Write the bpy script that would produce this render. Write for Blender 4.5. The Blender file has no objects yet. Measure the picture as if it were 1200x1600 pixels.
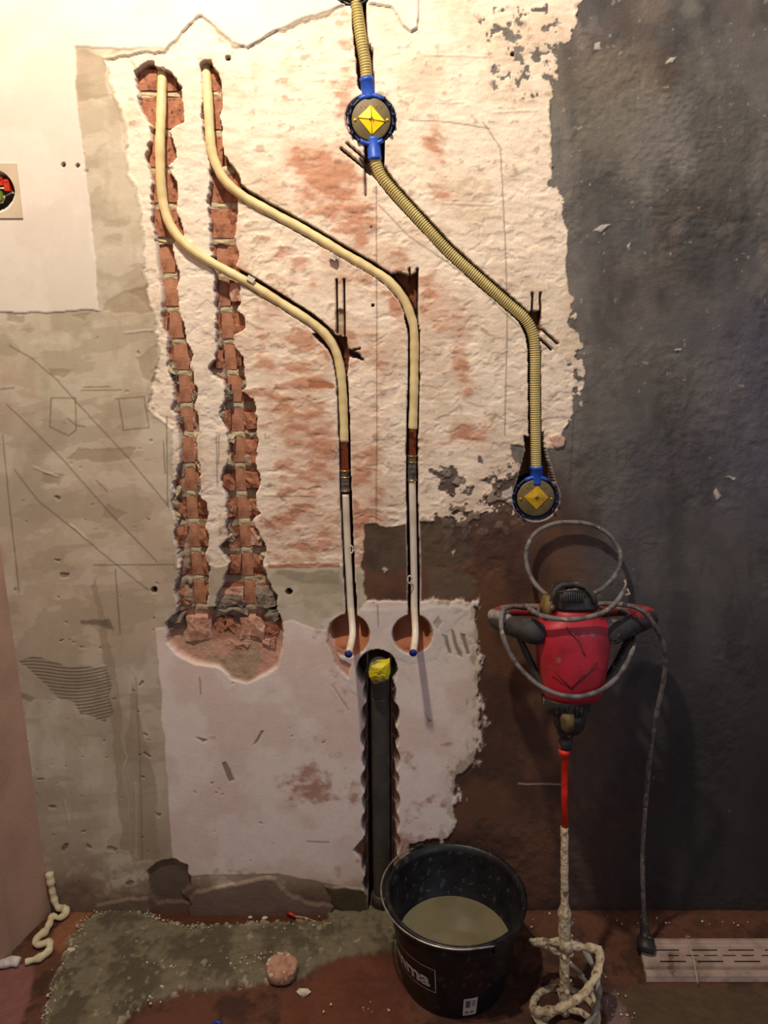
import bpy, math, random
import numpy as np
from mathutils import Vector, Matrix, Quaternion

# ------------------------------------------------------------ camera, world, lights
sc = bpy.context.scene
COL = sc.collection
TH = math.radians(14.5); FL = 1156.0; CD = 1.45; CH = 1.347
cam_d = bpy.data.cameras.new('camera'); cam = bpy.data.objects.new('camera', cam_d); COL.objects.link(cam)
cam_d.sensor_fit = 'VERTICAL'; cam_d.sensor_height = 36; cam_d.lens = 36 * FL / 1600
cam_d.clip_start = 0.02
cam.location = (0, -CD, CH); cam.rotation_euler = (math.radians(90) - TH, 0, 0)
sc.camera = cam
w = bpy.data.worlds.new('world'); sc.world = w; w.use_nodes = True
bg = w.node_tree.nodes['Background']; bg.inputs[0].default_value = (0.88, 0.84, 0.86, 1); bg.inputs[1].default_value = 0.235

def lamp(name, kind, loc, power, color, **kw):
    d = bpy.data.lights.new(name, kind); d.energy = power; d.color = color
    for k, v in kw.items(): setattr(d, k, v)
    o = bpy.data.objects.new(name, d); o.location = loc; COL.objects.link(o); return o
lamp('work_lamp', 'POINT', (-0.30, -0.72, 2.50), 93, (1.0, 0.87, 0.70), shadow_soft_size=0.035)
fill = lamp('doorway_light', 'AREA', (1.9, -2.6, 1.9), 9, (0.62, 0.66, 1.0), shape='RECTANGLE', size=0.9, size_y=1.6)
fill.rotation_euler = Vector((-1.7, 2.6, -1.1)).to_track_quat('-Z', 'Y').to_euler()
vs = sc.view_settings
sc.display_settings.display_device = 'sRGB'
vs.view_transform = 'Standard'; vs.look = 'None'; vs.gamma = 1.0; vs.exposure = 0.0; vs.use_curve_mapping = False

# ------------------------------------------------------------ helpers
def lin(r, g, b):
    f = lambda c: (c / 255 / 12.92) if c / 255 <= 0.04045 else ((c / 255 + 0.055) / 1.055) ** 2.4
    return (f(r), f(g), f(b))
CT, ST = math.cos(TH), math.sin(TH)
def ray(px, py):
    u = (px - 600) / FL; v = (py - 800) / FL
    return Vector((u, CT - v * ST, -ST - v * CT))
def P(px, py, dep=0.0):                     # world point at distance dep in front of the back wall
    r = ray(px, py); t = (CD - dep) / r.y
    return Vector((r.x * t, -dep, CH + r.z * t))
def F(px, py, z=0.0):                       # world point on a level plane
    r = ray(px, py); t = (z - CH) / r.z
    return Vector((r.x * t, -CD + r.y * t, z))
def proj(X, Y, Z):
    d = Y + CD; h = Z - CH
    zc = d * CT - h * ST; up = d * ST + h * CT
    return 600 + FL * X / zc, 800 - FL * up / zc

_tabs = {}
def vn(x, y, s, seed):
    if seed not in _tabs: _tabs[seed] = np.random.RandomState(seed).rand(256, 256).astype(np.float32)
    T = _tabs[seed]; x = x / s + 1000; y = y / s + 1000
    xi = np.floor(x).astype(np.int32); yi = np.floor(y).astype(np.int32)
    fx = x - xi; fy = y - yi; fx = fx * fx * (3 - 2 * fx); fy = fy * fy * (3 - 2 * fy)
    a = T[xi & 255, yi & 255]; b = T[(xi + 1) & 255, yi & 255]; c = T[xi & 255, (yi + 1) & 255]; d = T[(xi + 1) & 255, (yi + 1) & 255]
    return a + (b - a) * fx + (c - a) * fy + (a - b - c + d) * fx * fy
def fbm(x, y, s, seed, o=4):
    r = 0; amp = 1; tot = 0
    for i in range(o):
        r = r + amp * vn(x, y, s / 2 ** i, seed + i); tot += amp; amp *= 0.55
    return r / tot
def ss(x, a, b):
    t = np.clip((x - a) / (b - a), 0, 1); return t * t * (3 - 2 * t)
def segd(x, y, pts):                        # distance to polyline
    d = np.full(x.shape, 1e9, np.float32)
    for (ax, ay), (bx, by) in zip(pts[:-1], pts[1:]):
        dx, dy = bx - ax, by - ay; L = dx * dx + dy * dy + 1e-9
        t = np.clip(((x - ax) * dx + (y - ay) * dy) / L, 0, 1)
        d = np.minimum(d, (x - ax - t * dx) ** 2 + (y - ay - t * dy) ** 2)
    return np.sqrt(d)
def sub(x, y, pts, m):
    xs = [p[0] for p in pts]; ys = [p[1] for p in pts]
    return np.nonzero((x > min(xs) - m) & (x < max(xs) + m) & (y > min(ys) - m) & (y < max(ys) + m))[0]
def line_sd(x, y, pts, hw, m=14):           # >0 inside
    out = np.full(x.shape, -m, np.float32); i = sub(x, y, pts, m + hw)
    if len(i): out[i] = hw - segd(x[i], y[i], pts)
    return out
def poly_sd(x, y, pts, m=24):
    out = np.full(x.shape, -m, np.float32); i = sub(x, y, pts, m)
    if not len(i): return out
    X, Y = x[i], y[i]; ins = np.zeros(X.shape, bool); q = list(pts) + [pts[0]]
    for (ax, ay), (bx, by) in zip(q[:-1], q[1:]):
        if ay != by:
            c = (ay > Y) != (by > Y); ins ^= c & (X < (bx - ax) * (Y - ay) / (by - ay) + ax)
    d = segd(X, Y, q); out[i] = np.where(ins, d, -d); return out

def new_obj(name, me, mat=None, parent=None):
    o = bpy.data.objects.new(name, me); COL.objects.link(o)
    if mat is not None: me.materials.append(mat)
    if parent is not None: o.parent = parent
    return o
def mesh(name, v, f, mat=None, parent=None, smooth=True):
    me = bpy.data.meshes.new(name); me.from_pydata([tuple(p) for p in v], [], f); me.update()
    if smooth: me.polygons.foreach_set('use_smooth', [True] * len(me.polygons))
    return new_obj(name, me, mat, parent)
def tag(o, label, cat, group=None, kind=None):
    if label: o['label'] = label
    if cat: o['category'] = cat
    if group: o['group'] = group
    if kind: o['kind'] = kind
    return o
def empty(name, loc, label, cat, group=None, rot=(0, 0, 0)):
    o = bpy.data.objects.new(name, None); COL.objects.link(o); o.location = loc; o.rotation_euler = rot
    o.empty_display_size = 0.05
    return tag(o, label, cat, group)
class G:                                    # geometry collector
    def __init__(s): s.v = []; s.f = []
    def add(s, v, f):
        n = len(s.v); s.v += [Vector(p) for p in v]; s.f += [tuple(i + n for i in q) for q in f]; return s
    def obj(s, name, mat, parent=None, smooth=True, off=None):
        v = s.v if off is None else [p - off for p in s.v]
        return mesh(name, v, s.f, mat, parent, smooth)
def catmull(pts, n=8):
    P_ = [Vector(p) for p in pts]; out = []
    for i in range(len(P_) - 1):
        p0 = P_[max(i - 1, 0)]; p1 = P_[i]; p2 = P_[i + 1]; p3 = P_[min(i + 2, len(P_) - 1)]
        for k in range(n):
            t = k / n
            out.append(0.5 * ((2 * p1) + (p2 - p0) * t + (2 * p0 - 5 * p1 + 4 * p2 - p3) * t * t + (3 * p1 - p0 - 3 * p2 + p3) * t ** 3))
    out.append(P_[-1]); return out
def resample(pts, step):
    out = [pts[0].copy()]; acc = 0
    for a, b in zip(pts[:-1], pts[1:]):
        L = (b - a).length
        while acc + L >= step and L > 1e-9:
            t = (step - acc) / L; a = a.lerp(b, t); out.append(a.copy()); L = (b - a).length; acc = 0
        acc += L
    if (out[-1] - pts[-1]).length > 1e-6: out.append(pts[-1].copy())
    return out
def tube(pts, rad, seg=14, cap=True, flat=1.0, up=None):
    """swept tube; rad scalar or function(i, n, angle) / list"""
    n = len(pts); v = []; f = []
    t0 = (pts[1] - pts[0]).normalized(); ref = Vector(up) if up else (Vector((0, 1, 0)) if abs(t0.y) < 0.9 else Vector((1, 0, 0)))
    u = (ref - t0 * ref.dot(t0)).normalized()
    for i in range(n):
        t = ((pts[i + 1] if i + 1 < n else pts[i]) - (pts[i - 1] if i else pts[i])).normalized()
        u = (u - t * u.dot(t)).normalized(); b = t.cross(u)
        for k in range(seg):
            a = 2 * math.pi * k / seg
            r = rad(i, n, a) if callable(rad) else (rad[i] if isinstance(rad, (list, tuple)) else rad)
            v.append(pts[i] + u * (r * math.cos(a) * flat) + b * (r * math.sin(a)))
    for i in range(n - 1):
        for k in range(seg):
            k2 = (k + 1) % seg; f.append((i * seg + k, i * seg + k2, (i + 1) * seg + k2, (i + 1) * seg + k))
    if cap:
        f.append(tuple(range(seg - 1, -1, -1))); f.append(tuple((n - 1) * seg + k for k in range(seg)))
    return v, f
def lathe(prof, seg=48, c=(0, 0, 0), closed=False):
    v = []; f = []; n = len(prof)
    for r, z in prof:
        for k in range(seg):
            a = 2 * math.pi * k / seg; v.append(Vector((c[0] + r * math.cos(a), c[1] + r * math.sin(a), c[2] + z)))
    for i in range(n - 1 + (1 if closed else 0)):
        j = (i + 1) % n
        for k in range(seg):
            k2 = (k + 1) % seg; f.append((i * seg + k, i * seg + k2, j * seg + k2, j * seg + k))
    return v, f
def facing(prof, seg=40, c=(0, 0, 0)):      # lathe about the axis that points from the wall to the room; z of prof = out
    v, f = lathe(prof, seg)
    return [Vector((c[0] + p.x, c[1] - p.z, c[2] + p.y)) for p in v], f
def box(c, s, M=None):
    v = []
    for dx in (-1, 1):
        for dy in (-1, 1):
            for dz in (-1, 1):
                q = Vector((dx * s[0] / 2, dy * s[1] / 2, dz * s[2] / 2))
                v.append(Vector(c) + (M @ q if M else q))
    return v, [(0, 1, 3, 2), (4, 6, 7, 5), (0, 4, 5, 1), (2, 3, 7, 6), (0, 2, 6, 4), (1, 5, 7, 3)]

# ------------------------------------------------------------ materials
def mat(name, c, c2=None, rough=0.7, scale=40, bump=0.0, bscale=200, metal=0.0, spec=0.5, spots=None, thr=(0.45, 0.6), coords='Object', detail=5):
    m = bpy.data.materials.new(name); m.use_nodes = True; nt = m.node_tree; N = nt.nodes; L = nt.links
    b = N['Principled BSDF']; b.inputs['Roughness'].default_value = rough; b.inputs['Metallic'].default_value = metal
    b.inputs['Specular IOR Level'].default_value = spec
    tc = N.new('ShaderNodeTexCoord')
    cc = lin(*c); c2 = lin(*(c2 or tuple(x * 0.8 for x in c)))
    nz = N.new('ShaderNodeTexNoise'); nz.inputs['Scale'].default_value = scale; nz.inputs['Detail'].default_value = detail
    L.new(tc.outputs[coords], nz.inputs['Vector'])
    cr = N.new('ShaderNodeValToRGB'); cr.color_ramp.elements[0].position = thr[0]; cr.color_ramp.elements[1].position = thr[1]
    cr.color_ramp.elements[0].color = (*cc, 1); cr.color_ramp.elements[1].color = (*c2, 1)
    L.new(nz.outputs['Fac'], cr.inputs['Fac']); out = cr.outputs['Color']
    if spots:
        sc_, ssz, sthr = spots
        n2 = N.new('ShaderNodeTexNoise'); n2.inputs['Scale'].default_value = ssz; n2.inputs['Detail'].default_value = 6
        L.new(tc.outputs[coords], n2.inputs['Vector'])
        r2 = N.new('ShaderNodeValToRGB'); r2.color_ramp.elements[0].position = sthr; r2.color_ramp.elements[1].position = sthr + 0.06
        L.new(n2.outputs['Fac'], r2.inputs['Fac'])
        mx = N.new('ShaderNodeMix'); mx.data_type = 'RGBA'; L.new(r2.outputs['Color'], mx.inputs['Factor']); L.new(out, mx.inputs['A'])
        mx.inputs['B'].default_value = (*lin(*sc_), 1); out = mx.outputs['Result']
    L.new(out, b.inputs['Base Color'])
    if bump:
        n3 = N.new('ShaderNodeTexNoise'); n3.inputs['Scale'].default_value = bscale; n3.inputs['Detail'].default_value = 6
        L.new(tc.outputs[coords], n3.inputs['Vector']); bp = N.new('ShaderNodeBump'); bp.inputs['Strength'].default_value = 1.0
        bp.inputs['Distance'].default_value = bump; L.new(n3.outputs['Fac'], bp.inputs['Height']); L.new(bp.outputs['Normal'], b.inputs['Normal'])
    return m
def field_mat(name, rough=0.85):            # surface whose coat of plaster / paint / soil is stored per point; nodes add grain and relief
    m = bpy.data.materials.new(name); m.use_nodes = True; nt = m.node_tree; N = nt.nodes; L = nt.links
    b = N['Principled BSDF']; b.inputs['Specular IOR Level'].default_value = 0.25
    at = N.new('ShaderNodeAttribute'); at.attribute_name = 'coat'; tc = N.new('ShaderNodeTexCoord')
    ar = N.new('ShaderNodeAttribute'); ar.attribute_name = 'coarse'
    nz = N.new('ShaderNodeTexNoise'); nz.inputs['Scale'].default_value = 260; nz.inputs['Detail'].default_value = 7; nz.inputs['Roughness'].default_value = 0.65
    n2 = N.new('ShaderNodeTexNoise'); n2.inputs['Scale'].default_value = 34; n2.inputs['Detail'].default_value = 8; n2.inputs['Roughness'].default_value = 0.6
    L.new(tc.outputs['Object'], nz.inputs['Vector']); L.new(tc.outputs['Object'], n2.inputs['Vector'])
    ad = N.new('ShaderNodeMath'); ad.operation = 'ADD'; L.new(nz.outputs['Fac'], ad.inputs[0]); L.new(n2.outputs['Fac'], ad.inputs[1])
    mr = N.new('ShaderNodeMapRange'); mr.inputs['From Min'].default_value = 0.6; mr.inputs['From Max'].default_value = 1.4
    mr.inputs['To Min'].default_value = 0.80; mr.inputs['To Max'].default_value = 1.16; L.new(ad.outputs[0], mr.inputs['Value'])
    fa = N.new('ShaderNodeMath'); fa.operation = 'MULTIPLY_ADD'; fa.use_clamp = True; L.new(ar.outputs['Fac'], fa.inputs[0]); fa.inputs[1].default_value = 2.2; fa.inputs[2].default_value = 0.2
    mf = N.new('ShaderNodeMix'); mf.data_type = 'FLOAT'; L.new(fa.outputs[0], mf.inputs['Factor']); mf.inputs['A'].default_value = 1.0; L.new(mr.outputs['Result'], mf.inputs['B'])
    mm = N.new('ShaderNodeVectorMath'); mm.operation = 'SCALE'; L.new(at.outputs['Color'], mm.inputs[0]); L.new(mf.outputs['Result'], mm.inputs['Scale'])
    L.new(mm.outputs['Vector'], b.inputs['Base Color'])
    b.inputs['Roughness'].default_value = rough
    bp = N.new('ShaderNodeBump'); bp.inputs['Strength'].default_value = 0.9
    ml = N.new('ShaderNodeMath'); ml.operation = 'MULTIPLY'; L.new(ar.outputs['Fac'], ml.inputs[0]); ml.inputs[1].default_value = 0.004
    L.new(ml.outputs[0], bp.inputs['Distance'])
    L.new(ad.outputs[0], bp.inputs['Height']); L.new(bp.outputs['Normal'], b.inputs['Normal'])
    return m
M_wall = field_mat('plastered_wall'); M_floor = field_mat('rubble_floor', 0.9)
M_left = mat('pink_plaster', (186, 150, 128), (172, 138, 118), 0.85, 6, 0.0006, 150)
M_brick = mat('red_brick', (172, 116, 86), (144, 90, 66), 0.9, 60, 0.0022, 160, spots=((98, 60, 44), 120, 0.60))
M_brickcut = mat('sawn_brick', (182, 128, 98), (164, 110, 82), 0.85, 50, 0.0008, 260, spots=((110, 62, 42), 90, 0.62))
M_brickpink = mat('dusty_brick', (198, 152, 128), (166, 112, 88), 0.9, 50, 0.0018, 160, spots=((205, 180, 160), 70, 0.58))
M_mortar = mat('lime_mortar', (200, 184, 152), (178, 160, 130), 0.95, 60, 0.0018, 190)
M_mortargrey = mat('grey_mortar_chunk', (150, 136, 118), (110, 98, 86), 0.95, 60, 0.003, 140)
M_cream = mat('cream_pipe_sleeve', (228, 208, 154), (214, 192, 138), 0.5, 25, 0.0003, 60, spots=((120, 88, 52), 55, 0.70))
M_white = mat('white_plastic_pipe', (226, 216, 196), (206, 194, 172), 0.4, 18, spots=((120, 96, 70), 60, 0.68))
M_copper = mat('copper', (150, 78, 44), (96, 48, 30), 0.42, 60, metal=0.75)
M_brass = mat('brass', (200, 160, 84), (150, 112, 54), 0.35, 70, metal=0.8)
M_zinc = mat('grey_fitting', (120, 112, 106), (84, 76, 70), 0.4, 60, metal=0.6)
M_capblue = mat('blue_cap', (34, 50, 150), (26, 38, 120), 0.5)
M_blue = mat('blue_plastic', (36, 84, 190), (28, 68, 165), 0.45, 30)
M_navy = mat('dark_blue_plastic', (22, 36, 84), (16, 24, 56), 0.5, 60)
M_conduit = mat('yellow_conduit', (212, 194, 128), (198, 180, 114), 0.5, 20)
M_lid = mat('grey_brown_lid', (112, 98, 62), (98, 84, 50), 0.55, 30)
M_yellow = mat('yellow_plate', (255, 226, 8), (246, 212, 6), 0.45, 20)
M_yellow2 = mat('dusty_yellow_plate', (206, 164, 22), (180, 140, 20), 0.6, 90)
M_ridge = mat('amber_ridge', (206, 130, 8), (186, 112, 8), 0.5)
M_hatch = mat('dark_mark', (70, 60, 20), None, 0.7)
M_tape = mat('yellow_tape', (214, 200, 24), (196, 180, 16), 0.5, 30, 0.0006, 60)
M_capgrey = mat('grey_cap', (128, 124, 112), (104, 100, 90), 0.7, 60, 0.001, 120)
M_drain = mat('dark_grey_drain', (70, 68, 62), (56, 54, 50), 0.6, 12, spots=((92, 86, 76), 60, 0.66))
M_black = mat('black_plastic', (24, 24, 26), (16, 16, 18), 0.42, 40, 0.0003, 300, spots=((64, 60, 56), 60, 0.66))
M_bucketin = mat('scuffed_bucket', (26, 27, 31), (16, 16, 19), 0.38, 40, 0.0004, 200, spots=((62, 60, 60), 70, 0.60))
M_liquid = mat('murky_water', (128, 120, 94), (116, 108, 84), 0.06, 8)
M_wire = mat('zinc_wire', (190, 186, 180), (150, 146, 140), 0.35, 60, metal=0.8)
M_print = mat('white_print', (204, 198, 190), (170, 164, 156), 0.6, 90)
M_sticker = mat('white_sticker', (200, 192, 184), (184, 176, 168), 0.6, 60)
M_ink = mat('ink', (40, 38, 38), None, 0.7)
M_red = mat('red_housing', (178, 34, 50), (150, 28, 42), 0.5, 18, 0.0002, 200, spots=((130, 92, 88), 60, 0.66))
M_redbar = mat('dusty_red_bar', (140, 40, 44), (100, 40, 40), 0.7, 40, 0.0003, 200, spots=((120, 92, 84), 40, 0.56))
M_scuff = mat('scuff_mark', (120, 70, 68), None, 0.8)
M_shred = mat('red_shaft', (214, 44, 28), (186, 34, 22), 0.45, 40, spots=((120, 60, 50), 70, 0.66))
M_rubber = mat('dusty_rubber', (52, 50, 52), (36, 34, 36), 0.75, 50, 0.0006, 200, spots=((110, 100, 92), 40, 0.62))
M_mblack = mat('mixer_black', (44, 42, 40), (28, 27, 26), 0.5, 60, 0.0006, 150, spots=((130, 112, 86), 60, 0.60))
M_khaki = mat('dusty_switch', (116, 96, 52), (80, 66, 38), 0.6, 60)
M_cable = mat('dusty_cable', (112, 106, 104), (76, 72, 72), 0.7, 60, 0.0006, 160, spots=((160, 146, 120), 70, 0.62))
M_coat = mat('dried_plaster_crust', (206, 190, 158), (160, 144, 116), 0.95, 90, 0.004, 160, spots=((110, 98, 80), 60, 0.60))
M_coat2 = mat('thin_grey_crust', (150, 144, 140), (116, 110, 106), 0.85, 60, 0.001, 160)
M_grate = mat('dusty_plastic_strip', (176, 152, 138), (150, 128, 116), 0.7, 26, 0.0005, 150, spots=((118, 92, 80), 30, 0.62))
M_slotdark = mat('slot_shade', (40, 30, 26), None, 0.9)
M_string = mat('pale_string', (190, 176, 156), None, 0.9)
M_foam = mat('cream_foam', (226, 214, 176), (206, 190, 150), 0.8, 40, 0.0015, 90)
M_foam2 = mat('white_foam', (220, 214, 206), (190, 182, 172), 0.9, 60, 0.003, 90)
M_core = mat('pale_brick_core', (182, 140, 114), (150, 108, 86), 0.9, 50, 0.002, 120, spots=((206, 190, 168), 60, 0.58))
M_crumb = mat('plaster_crumbs', (214, 202, 176), (176, 162, 138), 0.9, 20)
M_redbit = mat('red_plug', (190, 46, 30), None, 0.5)
M_bluebit = mat('blue_bit', (40, 60, 170), None, 0.5)
M_clear = mat('clear_cover', (214, 196, 170), (204, 186, 160), 0.25, 20)
M_green = mat('green_terminal', (120, 140, 50), None, 0.5)
M_orange = mat('red_terminal', (206, 52, 20), (186, 44, 18), 0.45)
M_steelw = mat('pale_bits', (216, 208, 194), (176, 168, 156), 0.6, 60)

# ------------------------------------------------------------ the back wall as one relief: paint, plasters, cement, cut channels
XL, XR = -0.785, 0.93
RES = 0.0020
xs = np.concatenate([np.array([-1.25, -1.0, -0.9]), np.arange(-0.80, XR, RES), np.array([1.0, 1.2, 1.6, 2.1])])
zs = np.concatenate([np.array([-0.03]), np.arange(-0.01, 1.95, RES), np.array([2.0, 2.2, 2.6])])
NX, NZ = len(xs), len(zs)
WX, WZ = np.meshgrid(xs, zs); WX = WX.ravel().astype(np.float32); WZ = WZ.ravel().astype(np.float32)
x, y = proj(WX, np.zeros_like(WX), WZ); x = x.astype(np.float32); y = y.astype(np.float32)

JOINTS = [90, 142, 203, 262, 319, 375, 430, 483, 534, 584, 635.5, 682, 731, 776, 820.5, 865.5, 910, 955, 998, 1040, 1082, 1123, 1163, 1203, 1242, 1280, 1318, 1355, 1392]
A_OUT = [(96, 229, 231), (100, 224, 240), (110, 212, 262), (125, 209, 275), (140, 213, 283), (160, 215, 286), (190, 230, 286), (197, 240, 270), (205, 242, 265), (220, 232, 272), (245, 224, 274), (258, 230, 262), (270, 235, 265), (290, 236, 277), (310, 236, 278), (330, 237, 273), (345, 238, 280), (365, 242, 284), (380, 243, 268), (400, 244, 269), (425, 249, 276), (475, 254, 277), (512, 251, 286), (525, 261, 287), (555, 260, 300), (575, 262, 294), (590, 267, 300), (607, 270, 307), (625, 272, 304), (640, 268, 299), (650, 274, 310), (675, 277, 309), (700, 280, 305), (725, 280, 311), (745, 275, 312), (755, 268, 314), (772, 275, 308), (787, 270, 322), (802, 270, 325), (815, 275, 320), (830, 272, 322), (842, 272, 326), (865, 277, 320), (880, 282, 322), (892, 282, 329), (910, 277, 325), (930, 272, 326), (948, 278, 322), (960, 272, 330), (985, 272, 330)]
A_CEN = [(96, 229, 240), (340, 240, 267), (400, 244, 267), (475, 254, 275), (550, 265, 289), (625, 275, 295), (700, 280, 299), (750, 284, 301), (805, 287, 305), (880, 294, 312), (955, 300, 320), (985, 302, 322)]
B_OUT = [(94, 318, 322), (98, 312, 332), (110, 313, 338), (125, 313, 343), (135, 315, 345), (150, 317, 346), (180, 316, 343), (200, 316, 345), (215, 317, 343), (235, 320, 342), (245, 325, 350), (255, 326, 360), (280, 327, 372), (295, 325, 372), (320, 326, 370), (345, 327, 368), (370, 328, 364), (400, 331, 372), (425, 334, 366), (450, 336, 372), (475, 333, 375), (485, 337, 370), (500, 336, 381), (512, 335, 380), (525, 337, 362), (550, 339, 370), (562, 335, 378), (575, 325, 382), (585, 332, 380), (600, 350, 385), (612, 351, 375), (625, 352, 397), (640, 344, 400), (650, 342, 400), (675, 355, 400), (700, 357, 400), (725, 353, 397), (738, 346, 405), (750, 344, 407), (762, 347, 404), (775, 352, 400), (792, 352, 400), (805, 355, 405), (817, 355, 392), (830, 355, 405), (842, 358, 407), (857, 345, 415), (867, 345, 415), (880, 360, 410), (892, 357, 415), (905, 350, 415), (920, 347, 425), (930, 340, 435), (942, 337, 432), (960, 340, 434), (985, 340, 436)]
B_CEN = [(94, 318, 330), (250, 328, 350), (330, 330, 352), (400, 334, 352), (450, 337, 355), (500, 341, 360), (550, 345, 364), (600, 351, 372), (650, 357, 377), (700, 360, 379), (750, 364, 380), (780, 366, 385), (830, 370, 388), (880, 374, 392), (930, 379, 396), (960, 381, 399), (985, 383, 401)]
def at(tab, yy):
    ys = [t[0] for t in tab]
    return float(np.interp(yy, ys, [t[1] for t in tab])), float(np.interp(yy, ys, [t[2] for t in tab]))
def strip_sd(tab, X, Y):
    ys = [t[0] for t in tab]
    s = np.minimum(X - np.interp(Y, ys, [t[1] for t in tab]), np.interp(Y, ys, [t[2] for t in tab]) - X)
    return np.minimum(s, np.minimum(Y - ys[0], ys[-1] - Y)).astype(np.float32)

n6 = (fbm(x, y, 15, 11, 4) - 0.5) * 0.9; n6b = (fbm(x, y, 15, 21, 4) - 0.5) * 0.9
n30 = fbm(x, y, 34, 31, 4) - 0.5; n30b = fbm(x, y, 34, 41, 4) - 0.5
big = fbm(x, y, 190, 51, 5); mid = fbm(x, y, 60, 61, 5); fine = fbm(x, y, 12, 71, 4)
streak = fbm(x * 0.35, y, 9, 81, 4)              # trowel ripples
def reg(pts, a=7, b=8, m=24): return poly_sd(x + n6 * a * 2 + n30 * b * 2, y + n6b * a * 2 + n30b * b * 2, pts, m)

col = np.empty((len(x), 3), np.float32); H = np.zeros(len(x), np.float32); coarse = np.full(len(x), 0.12, np.float32)
def C(*c): return np.array(lin(*c), np.float32)
def lay(mask, c):
    global col
    mask = np.clip(mask, 0, 1)[:, None]; c = c if isinstance(c, np.ndarray) and c.ndim == 2 else np.asarray(c, np.float32)[None, :]
    col = col * (1 - mask) + c * mask
def mix(c1, c2, t): t = np.clip(t, 0, 1)[:, None]; return C(*c1)[None] * (1 - t) + C(*c2)[None] * t
# beige-grey plaster
col[:] = mix((204, 192, 168), (186, 173, 150), ss(mid, 0.42, 0.6))
lay(0.45 * ss(big, 0.48, 0.62), C(206, 180, 156))
sm = fbm(x * .5, y * 1.2 + x * .1, 46, 311, 5); lay(.5 * ss(sm, .56, .60), C(170, 156, 132)); lay(.45 * ss(sm, .40, .36), C(218, 206, 186)); lay(.3 * ss(fbm(x, y * .3, 30, 321, 4), .56, .66), C(178, 158, 134))
lay(0.5 * ss(y, 1290, 1400) * ss(fine + mid, 0.8, 1.1), C(120, 92, 74))
H += 0.0006 * (mid - 0.5)
patch = reg([(150, 488), (235, 470), (236, 480), (214, 566), (230, 600), (215, 560)], 3, 4); lay(0.0 * patch, C(0, 0, 0))
for pts in ([(118, 75), (165, 90), (168, 150), (122, 160)], [(190, 455), (240, 440), (236, 488), (160, 488), (172, 470)], [(210, 560), (246, 540), (240, 605), (222, 590)], [(200, 455), (232, 445), (232, 480)],
            [(75, 575), (110, 575), (100, 590), (78, 588)], [(120, 700), (215, 700), (205, 720), (100, 722)], [(70, 740), (100, 745), (92, 762), (64, 756)], [(165, 790), (200, 800), (185, 815), (160, 808)],
            [(150, 905), (185, 1070), (205, 1330), (190, 1330), (168, 1080), (145, 920)], [(205, 1060), (240, 1200), (250, 1345), (205, 1345), (195, 1200)], [(10, 490), (40, 490), (36, 505), (12, 502)], [(110, 490), (145, 490), (135, 506)]):
    s = reg(pts, 4, 6); lay(0.55 * ss(s, -1, 2), C(158, 138, 112)); H -= 0.0006 * ss(s, -1, 2)
# combed adhesive at lower left
s = reg([(28, 1034), (60, 1026), (100, 1040), (165, 1042), (176, 1072), (172, 1090), (178, 1118), (165, 1130), (125, 1118), (112, 1100), (90, 1095), (62, 1060)], 4, 5)
comb = 0.5 + 0.5 * np.sin((y + 0.05 * x + 5 * np.sin(x / 26)) * 2 * math.pi / 5.2)
lay(ss(s, -1, 2) * (0.35 + 0.45 * comb), C(122, 104, 84)); H -= ss(s, -1, 2) * (0.0012 * comb)
s = reg([(125, 972), (170, 966), (180, 985), (150, 978), (126, 978)], 3, 4); lay(0.7 * ss(s, -1, 1), C(110, 94, 76))
s = reg([(30, 1080), (55, 1092), (48, 1098), (32, 1092)], 3, 3); lay(0.5 * ss(s, -1, 1), C(110, 94, 76))
# stripped plaster with the rough cream / pink face
ST_POLY = [(165, 92), (178, 92), (210, 85), (258, 80), (285, 50), (315, 22), (345, 52), (372, 78), (396, 72), (420, 50), (480, 34), (540, 10), (560, -60), (940, -60),
           (905, 0), (902, 30), (860, 95), (858, 190), (866, 290), (884, 350), (890, 420), (891, 500), (908, 550), (906, 640), (880, 672), (868, 700), (800, 695), (790, 750), (745, 790), (715, 806), (640, 822), (568, 822), (566, 885),
           (420, 884), (330, 884), (276, 884), (272, 780), (268, 668), (232, 636), (234, 605), (247, 560), (246, 520), (234, 470), (228, 400), (222, 330), (205, 275), (196, 200), (182, 150)]
st = reg(ST_POLY, 5, 6)
loose = np.exp(-(((x - 745) / 75) ** 2 + ((y - 765) / 55) ** 2)); loose2 = np.exp(-(((x - 815) / 60) ** 2 + ((y - 70) / 85) ** 2))
loose3 = np.exp(-(((x - 880) / 22) ** 2 + ((y - 300) / 40) ** 2)) + np.exp(-(((x - 900) / 14) ** 2 + ((y - 580) / 90) ** 2))
st = np.clip(st, -14, 14) + (loose * 95 + loose2 * 100 + loose3 * 50) * (fbm(x, y, 15, 91, 5) - 0.515) * 2
smk = ss(st, -0.8, 1.2)
stc = mix((242, 224, 202), (226, 206, 182), ss(mid, 0.4, 0.65))
reds = np.zeros(len(x), np.float32)
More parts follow.
